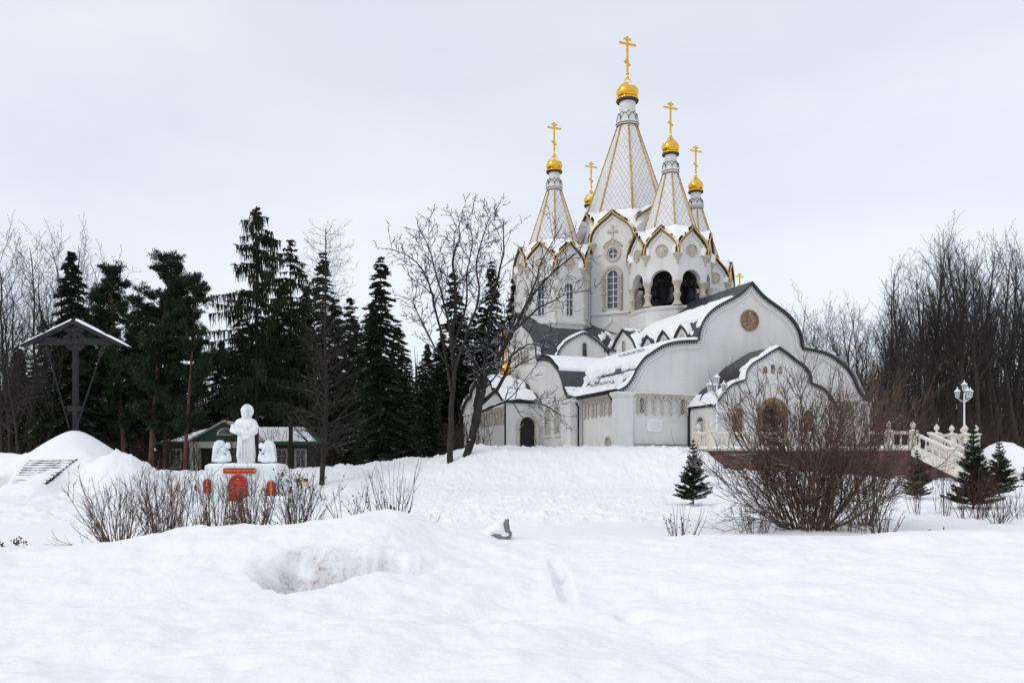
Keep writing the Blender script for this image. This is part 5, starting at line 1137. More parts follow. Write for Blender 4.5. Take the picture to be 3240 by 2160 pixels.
# pale house far left behind the trees
fb = Vector((-62, 112, 1.5)); fh = empty('distant_house', fb, label='pale two storey house with snowy roof glimpsed through the trees at far left', cat='house')
g = Geo(); g.box((-6, 0, -.5), (7.5, 8, 4.3)); g.build('walls', M['brick'], fh)
g = Geo(); g.add([(-6.8, -.7, 4.3), (8.2, -.7, 4.3), (8.2, 8.7, 4.3), (-6.8, 8.7, 4.3), (-3, 4, 7.2), (4.5, 4, 7.2)], [(0, 1, 5, 4), (1, 2, 5), (2, 3, 4, 5), (3, 0, 4), (3, 2, 1, 0)]); g.build('roof', M['snow'], fh)
for x in (-4.5, -2.2, .1, 2.4, 4.7):
    for z in (.3, 2.4):
        g = Geo(); g.prism([[(x-.6, z-.1), (x+.6, z-.1), (x+.6, z+1.5), (x-.6, z+1.5)]], (0, 0, 0), (0, -1, 0), .003, .06); o = g.build('window', M['housewhite'], fh); g = Geo(); g.prism([[(x-.42, z), (x+.42, z), (x+.42, z+1.35), (x-.42, z+1.35)]], (0, 0, 0), (0, -1, 0), .063, .08); g.build('pane', M['glass'], o)
# snow covered rock and stakes
b = hit(1578, 1703, 12); r = Geo(); rg = random.Random(3)
for x, y, z, a, b_, c_ in ((0, 0, .02, .2, .16, .12), (.13, 0, .16, .06, .08, .2), (.15, .02, .05, .08, .1, .1), (-.12, 0, .0, .14, .1, .06)): r.ell((x, y, z), (a, b_, c_), 12)
o = r.build('rock', M['rock'], smooth=True); o.location = b; tag(o, 'small grey rock half covered with snow standing on the open snow', 'rock'); remesh(o, .02, 1)
dt = bpy.data.textures.new('rough', 'CLOUDS'); dt.noise_scale = .08; dm = o.modifiers.new('rough', 'DISPLACE'); dm.texture = dt; dm.strength = .05
s = Geo()
for x, y, z, a, b_, c_ in ((-.05, -.02, .14, .17, .15, .09), (-.17, 0, .06, .13, .13, .07), (.08, .0, .3, .045, .07, .05), (.0, -.04, .2, .09, .1, .1)): s.ell((x, y, z), (a, b_, c_), 14)
so = s.build('snow_cap', M['snow'], o, smooth=True); remesh(so, .02, 3)
for (u, v0, v1, m, lb) in ((1234, 1597, 1641, 'stake', 'brown wooden stake in the snow, the left and taller one of a pair'), (1245, 1603, 1636, 'stake', 'short brown wooden stake in the snow, the right one of a pair'), (1288, 1633, 1648, 'peg', 'short dark peg in the snow right of the two stakes')):
    Y = 15.2; a, b_ = W(u, v1+14, Y), W(u, v0, Y); g = Geo(); rd = .022 if m == 'stake' else .02; g.tubes([[(0, 0, 0), (.01, 0, (b_.z-a.z)*.5), (.015, 0, b_.z-a.z)]], [[rd, rd*1.1, rd*.9]], 7); o = g.build('wooden_'+m, M['barkred']); o.location = a; tag(o, lb, m)
# ------------------------------------------------------------ vegetation
UPV = Vector((0, 0, 1))
class Tw:
    """collects tapering twig paths, then writes them as one mesh"""
    def __init__(s): s.d = {}
    def add(s, P, r, k): s.d.setdefault((len(P), k), []).append((P, r))
    def geo(s, g=None):
        g = g or Geo()
        for (m, k), L in s.d.items(): g.tubes(np.array([p for p, _ in L]), np.array([r for _, r in L]), k, cap=False)
        return g
def path(rng, p, d, L, n, wob, up):
    P = [tuple(p)]; d = d.normalized(); c = Vector(p); st_ = L/n
    for i in range(n):
        d = (d+Vector((rng.gauss(0, wob), rng.gauss(0, wob), rng.gauss(0, wob)*.7))+UPV*up/n).normalized(); c = c+d*st_; P.append(tuple(c))
    return P, d
def grow(tw, rng, p, d, L, r, lv, S):
    s = S[lv]; n = s['n']; P, de = path(rng, p, d, L, n, s['wob'], s['up']); e = s.get('end', .25)
    tw.add(P, [r*(1-(1-e)*(i/n)) for i in range(n+1)], s['k'])
    if lv+1 >= len(S): return
    c = S[lv+1]; num = c['num'] if lv == 0 else max(1, int(c['num']*rng.uniform(.7, 1.3)*(min(1.3, L/s['ref']) if 'ref' in s else 1)))
    az = rng.uniform(0, 6.28)
    for i in range(num):
        t = c['t0']+(c['t1']-c['t0'])*((i+rng.uniform(.1, .9))/num); f = t*n; j = min(n-1, int(f)); a, b = Vector(P[j]), Vector(P[j+1]); q = a.lerp(b, f-j); T = (b-a).normalized()
        az += 2.4+rng.gauss(0, .5); X = T.orthogonal().normalized(); Y_ = T.cross(X); an = R(c['ang']*rng.uniform(.75, 1.25)); dd = T*math.cos(an)+(X*math.cos(az)+Y_*math.sin(az))*math.sin(an)
        rl = (1-t*.55) if c.get('taper', 1) else 1
        grow(tw, rng, q, dd, L*c['rat']*rl*rng.uniform(.7, 1.25), max(c.get('rmin', .008), r*(1-(1-e)*t)*c['rr']), lv+1, S)
def tree(name, geos, mats_, loc, label, cat, group, smooth=True, scale=1, rot=0):
    r = empty(name, loc, rot, label=label, cat=cat, group=group)
    for (nm, g), m in zip(geos, mats_): g.build(nm, m, r, smooth=smooth)
    r.scale = (scale,)*3; return r
def protect(r, loc, sc_, rot, label=None):
    c = copy_tree(r); c.location = loc; c.scale = (sc_,)*3 if not isinstance(sc_, tuple) else sc_; c.rotation_euler = (0, 0, rot)
    if label: c['label'] = label
    return c
# -- tall forest trees without leaves, unit height 20 m
def bare(seed, lean=0, spread=1., dens=1., t0=.2, wob=.075, r0=.2):
    rng = random.Random(seed); tw = Tw(); t2 = Tw()
    S = [dict(n=14, wob=wob, up=.3, k=7, end=.12), dict(num=int(24*dens), t0=t0, t1=.98, ang=42*spread, rat=.36, rr=.5, n=7, wob=.12, up=.9, k=5, ref=5, rmin=.02), dict(num=8, t0=.2, t1=.98, ang=42, rat=.45, rr=.5, n=5, wob=.14, up=.5, k=4, ref=2.5, rmin=.014), dict(num=8, t0=.1, t1=.98, ang=40, rat=.55, rr=.55, n=4, wob=.16, up=.3, k=3, ref=1.1, rmin=.012), dict(num=4, t0=.2, t1=.95, ang=40, rat=.55, rr=.7, n=2, wob=.15, up=.2, k=3, rmin=.009)]
    def g2(lv, *a): pass
    grow(tw, rng, Vector((0, 0, -.5)), Vector((lean, 0, 1)), 20, r0, 0, S)
    trunk = Tw(); trunk.d = {k: v for k, v in tw.d.items() if k[1] == 7}; crown = Tw(); crown.d = {k: v for k, v in tw.d.items() if k[1] != 7}
    return [('trunk', trunk.geo()), ('crown', crown.geo())]
barep = []
def topscale(u, v, Y, H0_): x, y, z = at(u, Y); return (x, y, z), (EYE+(HV-v)*Y/F-z)/H0_
BL = 'tall leafless trees of the forest edge'
protos = {}
def place_bare(seed, u, v, Y, label=None, rot=None, group=BL, **k):
    loc, s_ = topscale(u, v, Y, 22.6 if seed > 47 else 20.6)
    if seed not in protos: protos[seed] = tree('bare_tree', bare(seed, **k), (M['barkg'], M['barkd']), loc, label, 'tree', group, scale=s_); r = protos[seed]
    else: r = protect(protos[seed], loc, s_, rot if rot is not None else random.Random(u+v).uniform(0, 6)); r['group'] = group
    r['label'] = label or 'bare leafless deciduous tree with thin dark branches standing among others in the woods'
    return r
M['barkd'] = mat('twig_bark', (.032, .027, .024), .9, var=.3, vscale=1.5, snow=.4, snowthr=.95, snowscale=2)
# -- spruces: whorled branches with needle sprays
def spruce(seed, H=22, rmax=3.6, h0=.12, weep=0., dens=1., trunkr=.22, csize=(.5, .14), droop=.35, gap=.0, top=1.0, step=1.15):
    rng = random.Random(seed); nr_ = np.random.default_rng(seed); tr = Geo(); tr.tubes([[(0, 0, -.5), (0, 0, H*.4), (0, 0, H*.98)]], [[trunkr, trunkr*.7, .02]], 8); tw = Tw(); C, D, Ws, Ls, Wd = [], [], [], [], []
    h = H*h0; 
    while h < H*.99:
        t = (h/H-h0)/(1-h0); env = rmax*(1-t)**(.78*top)*(1 if t > .06 else .75)+.12; nb = int(4+rng.random()*3)
        for b in range(nb):
            az = rng.uniform(0, 2*pi); L = env*rng.uniform(.5, 1.22)*(1 if rng.random() > gap else .4); d = Vector((math.cos(az), math.sin(az), 0)); n = 6; P = []
            for i in range(n+1):
                s_ = i/n; P.append(Vector((0, 0, h+rng.uniform(-.05, .05)))+d*(L*s_)+UPV*(L*(.12*s_-droop*s_*s_*1.6+droop*.75*s_**4)))
            tw.add([tuple(p) for p in P], [max(.012, .03*L/3*(1-.8*i/n)) for i in range(n+1)], 3)
            m = int((26*L+6)*dens); tt = nr_.random(m)**.75; tt = np.clip(tt, .06 if h < H*.9 else 0, 1); Pa = np.array(P); f = tt*n; j = np.minimum(n-1, f.astype(int)); q = Pa[j]+(Pa[j+1]-Pa[j])*(f-j)[:, None]
            lat = nr_.normal(0, 1, (m, 3)); lat[:, 2] *= .3; wid = (.10+.22*L/3*(1-tt*.6))[:, None]; side = np.array([-d.y, d.x, 0]); q = q+side*(nr_.uniform(-1, 1, m)[:, None]*wid*1.2)+lat*.03
            dirv = np.array(d)[None]*.7+side[None]*nr_.uniform(-1, 1, m)[:, None]*.9+np.array([0, 0, 1.])*(nr_.uniform(-.5, .25, m)[:, None])
            ln = csize[0]*nr_.uniform(.5, 1.2, m)*(.5+.5*min(1, L/2))
            if weep: 
                k = nr_.random(m) < .72; dirv = np.where(k[:, None], np.array([0, 0, -1.])+nr_.normal(0, .14, (m, 3)), dirv); ln = np.where(k, ln*weep*nr_.uniform(.5, 1.6, m)*min(1, L/2.2+.2), ln)
            C.append(q); D.append(dirv); Ls.append(ln)
        h += rng.uniform(.2, .46)*step*(1 if t < .8 else .75)*(H/22)**.3
    C = np.concatenate(C); D = np.concatenate(D); D /= np.linalg.norm(D, axis=1, keepdims=True); Ls = np.concatenate(Ls); rnd = nr_.normal(0, 1, C.shape); Wv = np.cross(D, rnd); Wv /= np.linalg.norm(Wv, axis=1, keepdims=True)+1e-9
    cg = Geo(); cg.quads(C, D, Wv, Ls, np.full(len(C), csize[1])*nr_.uniform(.6, 1.4, len(C))); tw.geo(cg); return [('trunk', tr), ('crown', cg)]
def place(kind, u, v, Y, label, name='spruce_tree', H=22, rot=None, cat='tree', group='spruces and pines of the forest edge', gen=None, mats_=None, wscale=1):
    loc, s_ = topscale(u, v, Y, H)
    if kind not in protos:
        protos[kind] = r = tree(name, gen(), mats_, loc, label, cat, group, smooth=False, scale=s_)
        r.rotation_euler[2] = rot or 0
    else: r = protect(protos[kind], loc, s_, rot if rot is not None else random.Random(u*7+v).uniform(0, 6)); r['label'] = label
    r.scale = (s_*wscale, s_*wscale, s_); r['group'] = group; return r
NM = (M['barkg'], M['needle']); 
gA = lambda: spruce(11, rmax=3.8, dens=1.4, gap=.15, step=.75, droop=.5); gB = lambda: spruce(12, rmax=3.9, gap=.15, dens=1.6, droop=.45, h0=.06); gC = lambda: spruce(13, rmax=4.3, gap=.2, top=.95, dens=1.4, h0=.05)
gW = lambda: spruce(21, H=24, rmax=5.8, weep=2.0, dens=1.15, gap=.45, droop=.22, csize=(.42, .085), h0=.25, top=.72, step=1.5)
gW2 = lambda: spruce(22, H=22, rmax=4.2, weep=1.3, dens=1.5, gap=.25, droop=.35, h0=.27, top=.85, csize=(.45, .1), step=1.6)
place('W', 812, 634, 68, 'tallest drooping spruce with long hanging twigs above the ice statue', H=24, gen=gW, mats_=(M['barkg'], M['needlew']), wscale=.92)
place('W2', 920, 750, 72, 'slim dark spruce just right of the tallest drooping spruce', gen=gW2, mats_=(M['barkg'], M['needlew']))
place('A', 225, 790, 72, 'dark pointed spruce rising behind the roofed wooden cross', gen=gA, mats_=NM)
place('B', 1205, 805, 66, 'dense dark spruce with a pointed top left of the big bare tree', gen=gB, mats_=NM, wscale=1.02)
place('C', 1437, 850, 97, 'dark spruce seen through the crown of the big bare tree', gen=gC, mats_=NM, wscale=.85)
place('B', 1556, 820, 98, 'dark spruce close behind the bare tree left of the church tower', wscale=.8)
place('A', 1628, 870, 102, 'dark spruce half hidden by the left church tower', wscale=.8)
place('B', 1022, 790, 90, 'spruce with ragged top behind the slender twiggy tree', wscale=.9)
place('A', 968, 905, 92, 'short spruce between the two slim dark spruces', wscale=.9)
place('C', 1110, 930, 74, 'low dark spruce left of the dense pointed spruce', wscale=.9)
place('A', 1352, 1085, 72, 'short spruce in the gap right of the dense pointed spruce')
place('C', 1500, 980, 99, 'broad dark spruce behind the trunk of the big bare tree')
place('W2', 760, 960, 93, 'dark spruce behind the left shoulder of the ice statue', wscale=.9)
place('W2', 860, 990, 93, 'dark spruce behind the right shoulder of the ice statue', wscale=.9)
place('C', 1290, 1130, 66, 'low spruce at the forest edge left of the leaning bare tree', wscale=1.1)
# -- pines
def pine(seed, H=22, full_=1.):
    rng = random.Random(seed); nr_ = np.random.default_rng(seed); tr = Geo(); P, _ = path(rng, Vector((0, 0, -.5)), UPV, H, 10, .03, .3); tr.tubes([P], [[.27*(1-.75*i/10) for i in range(11)]], 9); tw = Tw(); cl = []
    for i in range(int(66*full_)):
        t = .2+.78*((i+rng.random())/(66*full_)); f = t*10; j = min(9, int(f)); q = Vector(P[j]).lerp(Vector(P[j+1]), f-j); env = (4.8*math.sin(min(1, (1-t)*1.55+.12)*pi/2)**.9)*rng.uniform(.55, 1.1)*(1 if t > .4 else rng.choice((.5, .9, 1.))); az = rng.uniform(0, 6.28)
        d = Vector((math.cos(az), math.sin(az), .25)); Q_, _ = path(rng, q, d, env, 6, .12, .35); tw.add(Q_, [.07*(1-.8*k/6) for k in range(7)], 4)
        for k in range(int(9+env*4)):
            f2 = rng.uniform(.3, 1)*6; j2 = min(5, int(f2)); qq = Vector(Q_[j2]).lerp(Vector(Q_[j2+1]), f2-j2); dd = Vector((rng.gauss(0, 1), rng.gauss(0, 1), rng.gauss(.4, .5))).normalized(); R_, _ = path(rng, qq, dd, rng.uniform(.3, .95), 2, .1, .4); tw.add(R_, [.02, .015, .01], 3); cl.append(R_[-1]); cl.append(R_[1])
    cl = np.array(cl); m = 26; C = np.repeat(cl, m, 0)+nr_.normal(0, .13, (len(cl)*m, 3))*np.array([1, 1, .6]); D = nr_.normal(0, 1, C.shape)+np.array([0, 0, .6]); D /= np.linalg.norm(D, axis=1, keepdims=True); Wv = np.cross(D, nr_.normal(0, 1, C.shape)); Wv /= np.linalg.norm(Wv, axis=1, keepdims=True)
    cg = Geo(); cg.quads(C, D, Wv, nr_.uniform(.15, .34, len(C)), nr_.uniform(.05, .09, len(C))); tw.geo(cg); return [('trunk', tr), ('crown', cg)]
PM = (M['barkred'], M['pineneedle'])
place('P1', 478, 785, 66, 'broad pine with reddish trunk right of the wooden cross', 'pine_tree', gen=lambda: pine(31), mats_=PM, wscale=1.0)
place('P2', 585, 852, 64, 'pine with bare reddish lower trunk at the right of the pine group', 'pine_tree', gen=lambda: pine(32, full_=.9), mats_=PM, wscale=.8)
place('P1', 392, 825, 72, 'pine with snow dusted crown at the left of the pine group', 'pine_tree', wscale=.95)
place('P2', 520, 900, 76, 'pine crown filling the gap between the taller pines', 'pine_tree')
place('P2', 330, 960, 74, 'lower pine close to the right arm of the wooden cross', 'pine_tree')
# -- forest edge without leaves
for i, (u, v, Y, lb) in enumerate([(30, 742, 76, 'tall bare tree at the far left edge of the photo'), (95, 750, 82, 'tall bare tree left of the roofed wooden cross'), (200, 745, 92, 'pale bare tree whose crown fans out left of the pointed spruce'), (285, 748, 94, 'pale bare tree whose crown fans out right of the pointed spruce'), (-40, 760, 78, None), (150, 900, 70, None), (60, 930, 66, None), (10, 960, 72, None), (120, 820, 90, None), (330, 800, 96, None), (245, 850, 90, None), (50, 830, 94, None), (-10, 850, 84, None), (170, 960, 80, None)]):
    place_bare(41+i % 3, u, v, Y, lb, spread=1.15 if i < 1 else 1)
for i, (u, v, Y) in enumerate([(2862, 765, 80), (2905, 745, 88), (2950, 700, 84), (2990, 690, 92), (3030, 725, 80), (3065, 700, 95), (3105, 730, 78), (3140, 705, 86), (3180, 715, 92), (3215, 690, 80), (3250, 700, 88), (3300, 720, 84), (3330, 700, 92), (2930, 850, 98), (3010, 830, 100), (3090, 820, 104), (3160, 830, 100), (3230, 810, 102), (2880, 900, 96), (2845, 850, 90), (2900, 800, 94), (2970, 780, 82), (3015, 760, 86), (3055, 790, 90), (3120, 760, 94), (3170, 770, 82), (3205, 760, 96), (3260, 760, 90), (2820, 900, 100)]):
    place_bare(48+i % 4, u, v, Y, 'outermost bare tree whose crown leans out toward the church on the right' if i == 0 else 'tall bare tree with dark trunk in the wood behind the right lamp post', spread=.8, t0=.38, wob=.04, r0=.27)
for i in range(46):      # lower row right of the church
    rg = random.Random(700+i); u = 2440+i*19+rg.uniform(-14, 14); v = rg.uniform(945, 1040); Y = rg.uniform(112, 140); place_bare(41+i % 7, u, v, Y, 'greyish bare tree in the distant row right of the church', group='distant bare trees right of the church')
for i in range(30):      # bare trees seen in the gaps on the left
    rg = random.Random(800+i); u = -60+i*58+rg.uniform(-25, 25); v = rg.uniform(1040, 1150); Y = rg.uniform(100, 125); place_bare(41+i % 7, u, v, Y, 'bare tree deep in the woods left of the church', group='bare trees deep in the left wood')
for i, (u, v, Y) in enumerate([(60, 1090, 92), (140, 1010, 88), (260, 960, 90), (330, 1060, 86), (430, 960, 92), (560, 1020, 96), (700, 1080, 96), (780, 1000, 90), (880, 930, 92), (950, 1000, 90), (1060, 940, 94), (1120, 1000, 88), (1180, 960, 90), (1260, 1020, 92), (1330, 1150, 96), (1400, 1050, 100), (1460, 990, 100), (1530, 960, 98), (1590, 1010, 100), (-30, 1120, 90), (200, 1090, 84), (1240, 1120, 80), (1380, 1100, 96)]):
    place(('A', 'B', 'C')[i % 3], u, v, Y, 'dark spruce filling the shaded wood left of the church', wscale=1.15, group='dark spruces inside the left wood')
# far wood closing the view
rng = random.Random(9); tw = Tw()
for i in range(900):
    u = rng.uniform(2780, 3700) if i % 2 else rng.uniform(-400, 1480)
    Y = rng.uniform(98, 140); x = (u-1620)*Y/F; P, _ = path(rng, Vector((x, Y, Hz(x, Y)-1)), UPV, rng.uniform(11, 18), 5, .035, .3); q = rng.uniform(.07, .2); tw.add(P, [q, q*.9, q*.75, q*.6, q*.4, q*.1], 4)
for i in range(1500):
    u = rng.uniform(-500, 3800)
    if 1700 < u < 2400: continue
    Y = rng.uniform(140, 190); x = (u-1620)*Y/F; H = rng.uniform(12, 19) if u > 2400 else rng.uniform(12, 17); z0 = Hz(x, Y); P, _ = path(rng, Vector((x, Y, z0-1)), UPV, H, 4, .03, .2); tw.add(P, [.16, .14, .11, .08, .02], 3)
    for k in range(26):
        t = rng.uniform(.2, .98)*4; j = min(3, int(t)); q = Vector(P[j]).lerp(Vector(P[j+1]), t-j); a = rng.uniform(0, 6.3); d = Vector((math.cos(a), math.sin(a), rng.uniform(.6, 1.8))); R_, _ = path(rng, q, d, rng.uniform(1.2, 3.6), 3, .12, .4); tw.add(R_, [.05, .04, .03, .015], 3)
o = tw.geo().build('distant_wood', M['barkd'], smooth=False); tag(o, 'far wood of countless thin bare trees closing the view', 'wood', kind='stuff')
rng = random.Random(10); tw = Tw()                # undergrowth along the forest edge
for i in range(2600):
    u = rng.uniform(-300, 1560) if i % 3 else rng.uniform(2650, 3500); Y = rng.uniform(76, 100); x = (u-1620)*Y/F; z0 = Hz(x, Y); H = rng.uniform(1.5, 5.5)
    d = Vector((rng.gauss(0, .25), rng.gauss(0, .2), 1)); P, _ = path(rng, Vector((x, Y, z0-.2)), d, H, 4, .08, .2); tw.add(P, [.035, .03, .025, .02, .01], 3)
    for k in range(5):
        t = rng.uniform(.3, .95)*4; j = min(3, int(t)); q = Vector(P[j]).lerp(Vector(P[j+1]), t-j); d = Vector((rng.gauss(0, 1), rng.gauss(0, 1), 1.2)); R_, _ = path(rng, q, d, rng.uniform(.5, 1.4), 2, .12, .3); tw.add(R_, [.018, .014, .008], 3)
o = tw.geo().build('undergrowth', M['twigd'], smooth=False); tag(o, 'tangled leafless undergrowth along the edge of the woods', 'undergrowth', kind='stuff')
# -- slender twiggy tree in front of the spruces
b = hit(1017, 1532, 30, 70); rng = random.Random(55); tw = Tw()
Ht = EYE+(HV-715)*b[1]/F-b[2]
S = [dict(n=12, wob=.02, up=.3, k=7, end=.12), dict(num=150, t0=.12, t1=.99, ang=66, rat=.21, rr=.28, n=6, wob=.12, up=.35, k=4, ref=2.5, rmin=.014), dict(num=9, t0=.12, t1=.98, ang=50, rat=.42, rr=.6, n=4, wob=.15, up=.2, k=3, ref=2.0, rmin=.011), dict(num=4, t0=.1, t1=.95, ang=45, rat=.55, rr=.7, n=2, wob=.15, up=.1, k=3, rmin=.008)]
grow(tw, rng, Vector((0, 0, -.4)), UPV, Ht+.4, .19, 0, S)
a_ = Tw(); a_.d = {k: v for k, v in tw.d.items() if k[1] == 7}; c_ = Tw(); c_.d = {k: v for k, v in tw.d.items() if k[1] != 7}
tree('slender_tree', [('trunk', a_.geo()), ('crown', c_.geo())], (M['barkg'], M['barkd']), b, 'slender leafless tree with dense fine twigs right of the ice statue', 'tree', None)
# -- big leaning bare tree before the church
def hero(base, stems, label, seed, mt_):
    rng = random.Random(seed); tk, cr_ = Tw(), Tw(); B0 = Vector(base)
    S = [None, dict(num=9, t0=.15, t1=.97, ang=48, rat=.34, rr=.42, n=7, wob=.16, up=.45, k=5, ref=5, rmin=.022), dict(num=9, t0=.12, t1=.97, ang=48, rat=.46, rr=.55, n=5, wob=.2, up=.25, k=4, ref=1.8, rmin=.026), dict(num=7, t0=.1, t1=.97, ang=50, rat=.55, rr=.6, n=4, wob=.24, up=.15, k=3, ref=.8, rmin=.019), dict(num=4, t0=.15, t1=.95, ang=45, rat=.55, rr=.7, n=3, wob=.2, up=.1, k=3, rmin=.014)]
    for pts, r0, r1, sub in stems:
        P = catm([tuple(Vector(p)-B0) for p in pts], 4); P = [Vector(p)+Vector((rng.gauss(0, .03), rng.gauss(0, .05), rng.gauss(0, .02))) for p in P]; n = len(P)-1; rs = [lerp(r0, r1, (i/n)**.8) for i in range(n+1)]; tk.add([tuple(p) for p in P], rs, 8); L = sum((P[i+1]-P[i]).length for i in range(n))
        num = int(sub*1.9); az = rng.uniform(0, 6); c = S[1]
        for i in range(num):
            t = .26+.73*((i+rng.random())/num); f = t*n; j = min(n-1, int(f)); q = P[j].lerp(P[j+1], f-j); T = (P[j+1]-P[j]).normalized(); az += 2.4+rng.gauss(0, .4); X = T.orthogonal().normalized(); Y_ = T.cross(X); an = R(48*rng.uniform(.7, 1.3)); dd = T*math.cos(an)+(X*math.cos(az)+Y_*math.sin(az))*math.sin(an)
            grow(cr_, rng, q, dd, rng.uniform(1.4, 3.8)*(1.15-t*.5), max(.02, lerp(r0, r1, t)*.42), 1, S)
    return tree('bare_tree', [('trunk', tk.geo()), ('crown', cr_.geo())], mt_, base, label, 'tree', None)
def wv(u, v, Y): return tuple(W(u, v, Y))
Yh = 56.5; bh = hit(1472, 1442, 40, 70); D_ = lambda u, v, dy=0: wv(u*1.3776, v*1.3776, bh[1]+dy)
hero(bh, [([bh[:2]+(bh[2]-.4,), D_(1085, 1005), D_(1098, 955, -.3), D_(1108, 900, -.6), D_(1118, 855, -1), D_(1150, 815, -1.5), D_(1178, 760, -2), D_(1215, 690, -2.3), D_(1255, 640, -2.5), D_(1300, 600, -2.6), D_(1335, 575, -2.5)], .28, .03, 15),
          ([D_(1080, 1015), D_(1092, 960, .3), D_(1096, 900, .6), D_(1112, 840, 1), D_(1120, 780, 1.5), D_(1130, 700, 1.6), D_(1150, 610, 1.8), D_(1158, 560, 2), D_(1155, 500, 2)], .24, .025, 12),
          ([D_(1108, 925), D_(1140, 895, -.8), D_(1165, 850, -1.5), D_(1176, 815, -2), D_(1215, 790, -2.3), D_(1262, 800, -2.5)], .17, .03, 9),
          ([D_(1105, 945), D_(1150, 925, .8), D_(1200, 918, 1.5), D_(1250, 930, 2), D_(1290, 955, 2.2)], .14, .03, 8),
          ([D_(1150, 815, -1.5), D_(1190, 740, -1), D_(1228, 655, -.5), D_(1245, 600, -.4), D_(1290, 520, -.2), D_(1240, 640, 0)][:5], .13, .02, 9),
          ([D_(1178, 760, -2), D_(1230, 715, -2.6), D_(1270, 690, -3), D_(1320, 665, -3.2)], .1, .02, 7),
          ([D_(1110, 895), D_(1150, 845, 1), D_(1160, 780, 1.5), D_(1158, 700, 2)], .1, .02, 6)],
     'large leaning bare tree with snow lined branches in front of the church', 61, (M['barksnow'], M['barksnow']))
b2 = hit(1424, 1462, 40, 75); D2 = lambda u, v, dy=0: wv(u*1.3776, v*1.3776, b2[1]+dy)
hero(b2, [([b2[:2]+(b2[2]-.4,), D2(1035, 960), D2(1042, 860, .2), D2(1040, 760), D2(1048, 680, -.3), D2(1040, 600, -.4), D2(1055, 540), D2(1050, 495)], .23, .02, 12),
          ([D2(1036, 900), D2(1020, 800, .5), D2(1000, 710, .8), D2(985, 650, 1), D2(955, 600, 1), D2(920, 580, 1.2), D2(895, 570, 1.2)], .11, .02, 12),
          ([D2(1040, 840), D2(1030, 740, -.8), D2(1005, 640, -1), D2(985, 570, -1.2), D2(960, 525, -1.4)], .1, .02, 11),
          ([D2(1042, 860), D2(1075, 760, -.6), D2(1100, 680, -.8), D2(1095, 600, -1), D2(1115, 530, -1), D2(1128, 490, -1)], .11, .02, 12),
          ([D2(1042, 800), D2(1070, 700, .6), D2(1072, 620, 1), D2(1085, 560, 1), D2(1075, 515, 1)], .09, .02, 10),
          ([D2(1020, 830), D2(990, 780, -.5), D2(962, 725, -.8), D2(945, 690, -1)], .08, .02, 8)],
     'upright multi stemmed bare tree just left of the leaning one', 62, (M['barkg'], M['barkd']))
# -- shrubs
def shrub(loc, label, seed, n, H, spread, r=.011, sub=5, mt_='twig', arch_=.0, base=.25, group=None, name='bare_bush', subL=.25, lv=1, wob=.05, up=.5, ang=28, seeds=0, nseg=7, low=0, hv=.35):
    rng = random.Random(seed); tw = Tw(); sd_ = Geo()
    for i in range(n):
        a = rng.uniform(0, 2*pi); q = rng.random()**.6; tilt = spread*q*rng.uniform(.6, 1.15)
        if low and rng.random() < low: tilt = rng.uniform(.9, 1.35)
        d = Vector((math.cos(a)*math.sin(tilt), math.sin(a)*math.sin(tilt), math.cos(tilt))); p = Vector((math.cos(a)*base*rng.random(), math.sin(a)*base*rng.random(), -.1)); L = H*rng.uniform(1-hv, 1.0)*(1 if tilt < .9 else .8)
        P, de = path(rng, p, d, L, nseg, wob, up*(1 if tilt < .9 else .5)); rr_ = r*rng.uniform(.7, 1.4); tw.add(P, [rr_*(1-.7*k/nseg) for k in range(nseg+1)], 5)
        for k in range(int(sub*rng.uniform(.5, 1.5))):
            t = rng.uniform(.12, .95)*nseg; j = min(nseg-1, int(t)); b_ = Vector(P[j]).lerp(Vector(P[j+1]), t-j); T = (Vector(P[j+1])-Vector(P[j])).normalized(); X = T.orthogonal().normalized(); Y_ = T.cross(X); z_ = rng.uniform(0, 6.3); an = R(ang*rng.uniform(.6, 1.4)); dd = T*math.cos(an)+(X*math.cos(z_)+Y_*math.sin(z_))*math.sin(an)
            SL = H*subL*rng.uniform(.4, 1.2); Q_, _ = path(rng, b_, dd, SL, 4, wob*1.6, up*.6); tw.add(Q_, [rr_*.5, rr_*.45, rr_*.36, rr_*.28, rr_*.18], 3)
            if lv > 1:
                for m in range(lv*2):
                    t2 = rng.uniform(.2, .95)*4; j2 = min(3, int(t2)); c = Vector(Q_[j2]).lerp(Vector(Q_[j2+1]), t2-j2); T2 = (Vector(Q_[j2+1])-Vector(Q_[j2])).normalized(); X2 = T2.orthogonal().normalized(); d2 = (T2+X2*rng.uniform(-1, 1)+T2.cross(X2)*rng.uniform(-1, 1)).normalized(); Z, _ = path(rng, c, d2, SL*.45*rng.uniform(.4, 1.2), 3, wob*1.6, up*.3); tw.add(Z, [rr_*.3, rr_*.27, rr_*.2, rr_*.12], 3)
            if seeds and rng.random() < seeds: sd_.ell(Q_[-1], (.014, .014, .014), 6)
        if seeds: sd_.ell(P[-1], (.016, .016, .018), 6)
    root = empty(name, loc, label=label, cat='bush', group=group); tw.geo().build('stems', M[mt_], root, smooth=True)
    if sd_.nv: tag(sd_.build('seed_heads', M['seed'], root), kind='stuff')
    return root
def bushat(u, v, Y, *a, **k): p = W(u, v, Y); return shrub((p.x, Y, Hz(p.x, Y)), *a, **k)
GB = 'brown bushes behind the near snow bank'
bushat(375, 1730, 17.2, 'spreading brown bush at the left end of the row before the cross mound', 1, 44, 1.75, 1.0, r=.010, sub=5, group=GB, low=.12, subL=.28, lv=2)
bushat(530, 1715, 16.9, 'dense upright brown bush second in the row behind the snow bank', 2, 40, 1.75, .5, r=.0095, group=GB, sub=6, subL=.28, lv=2)
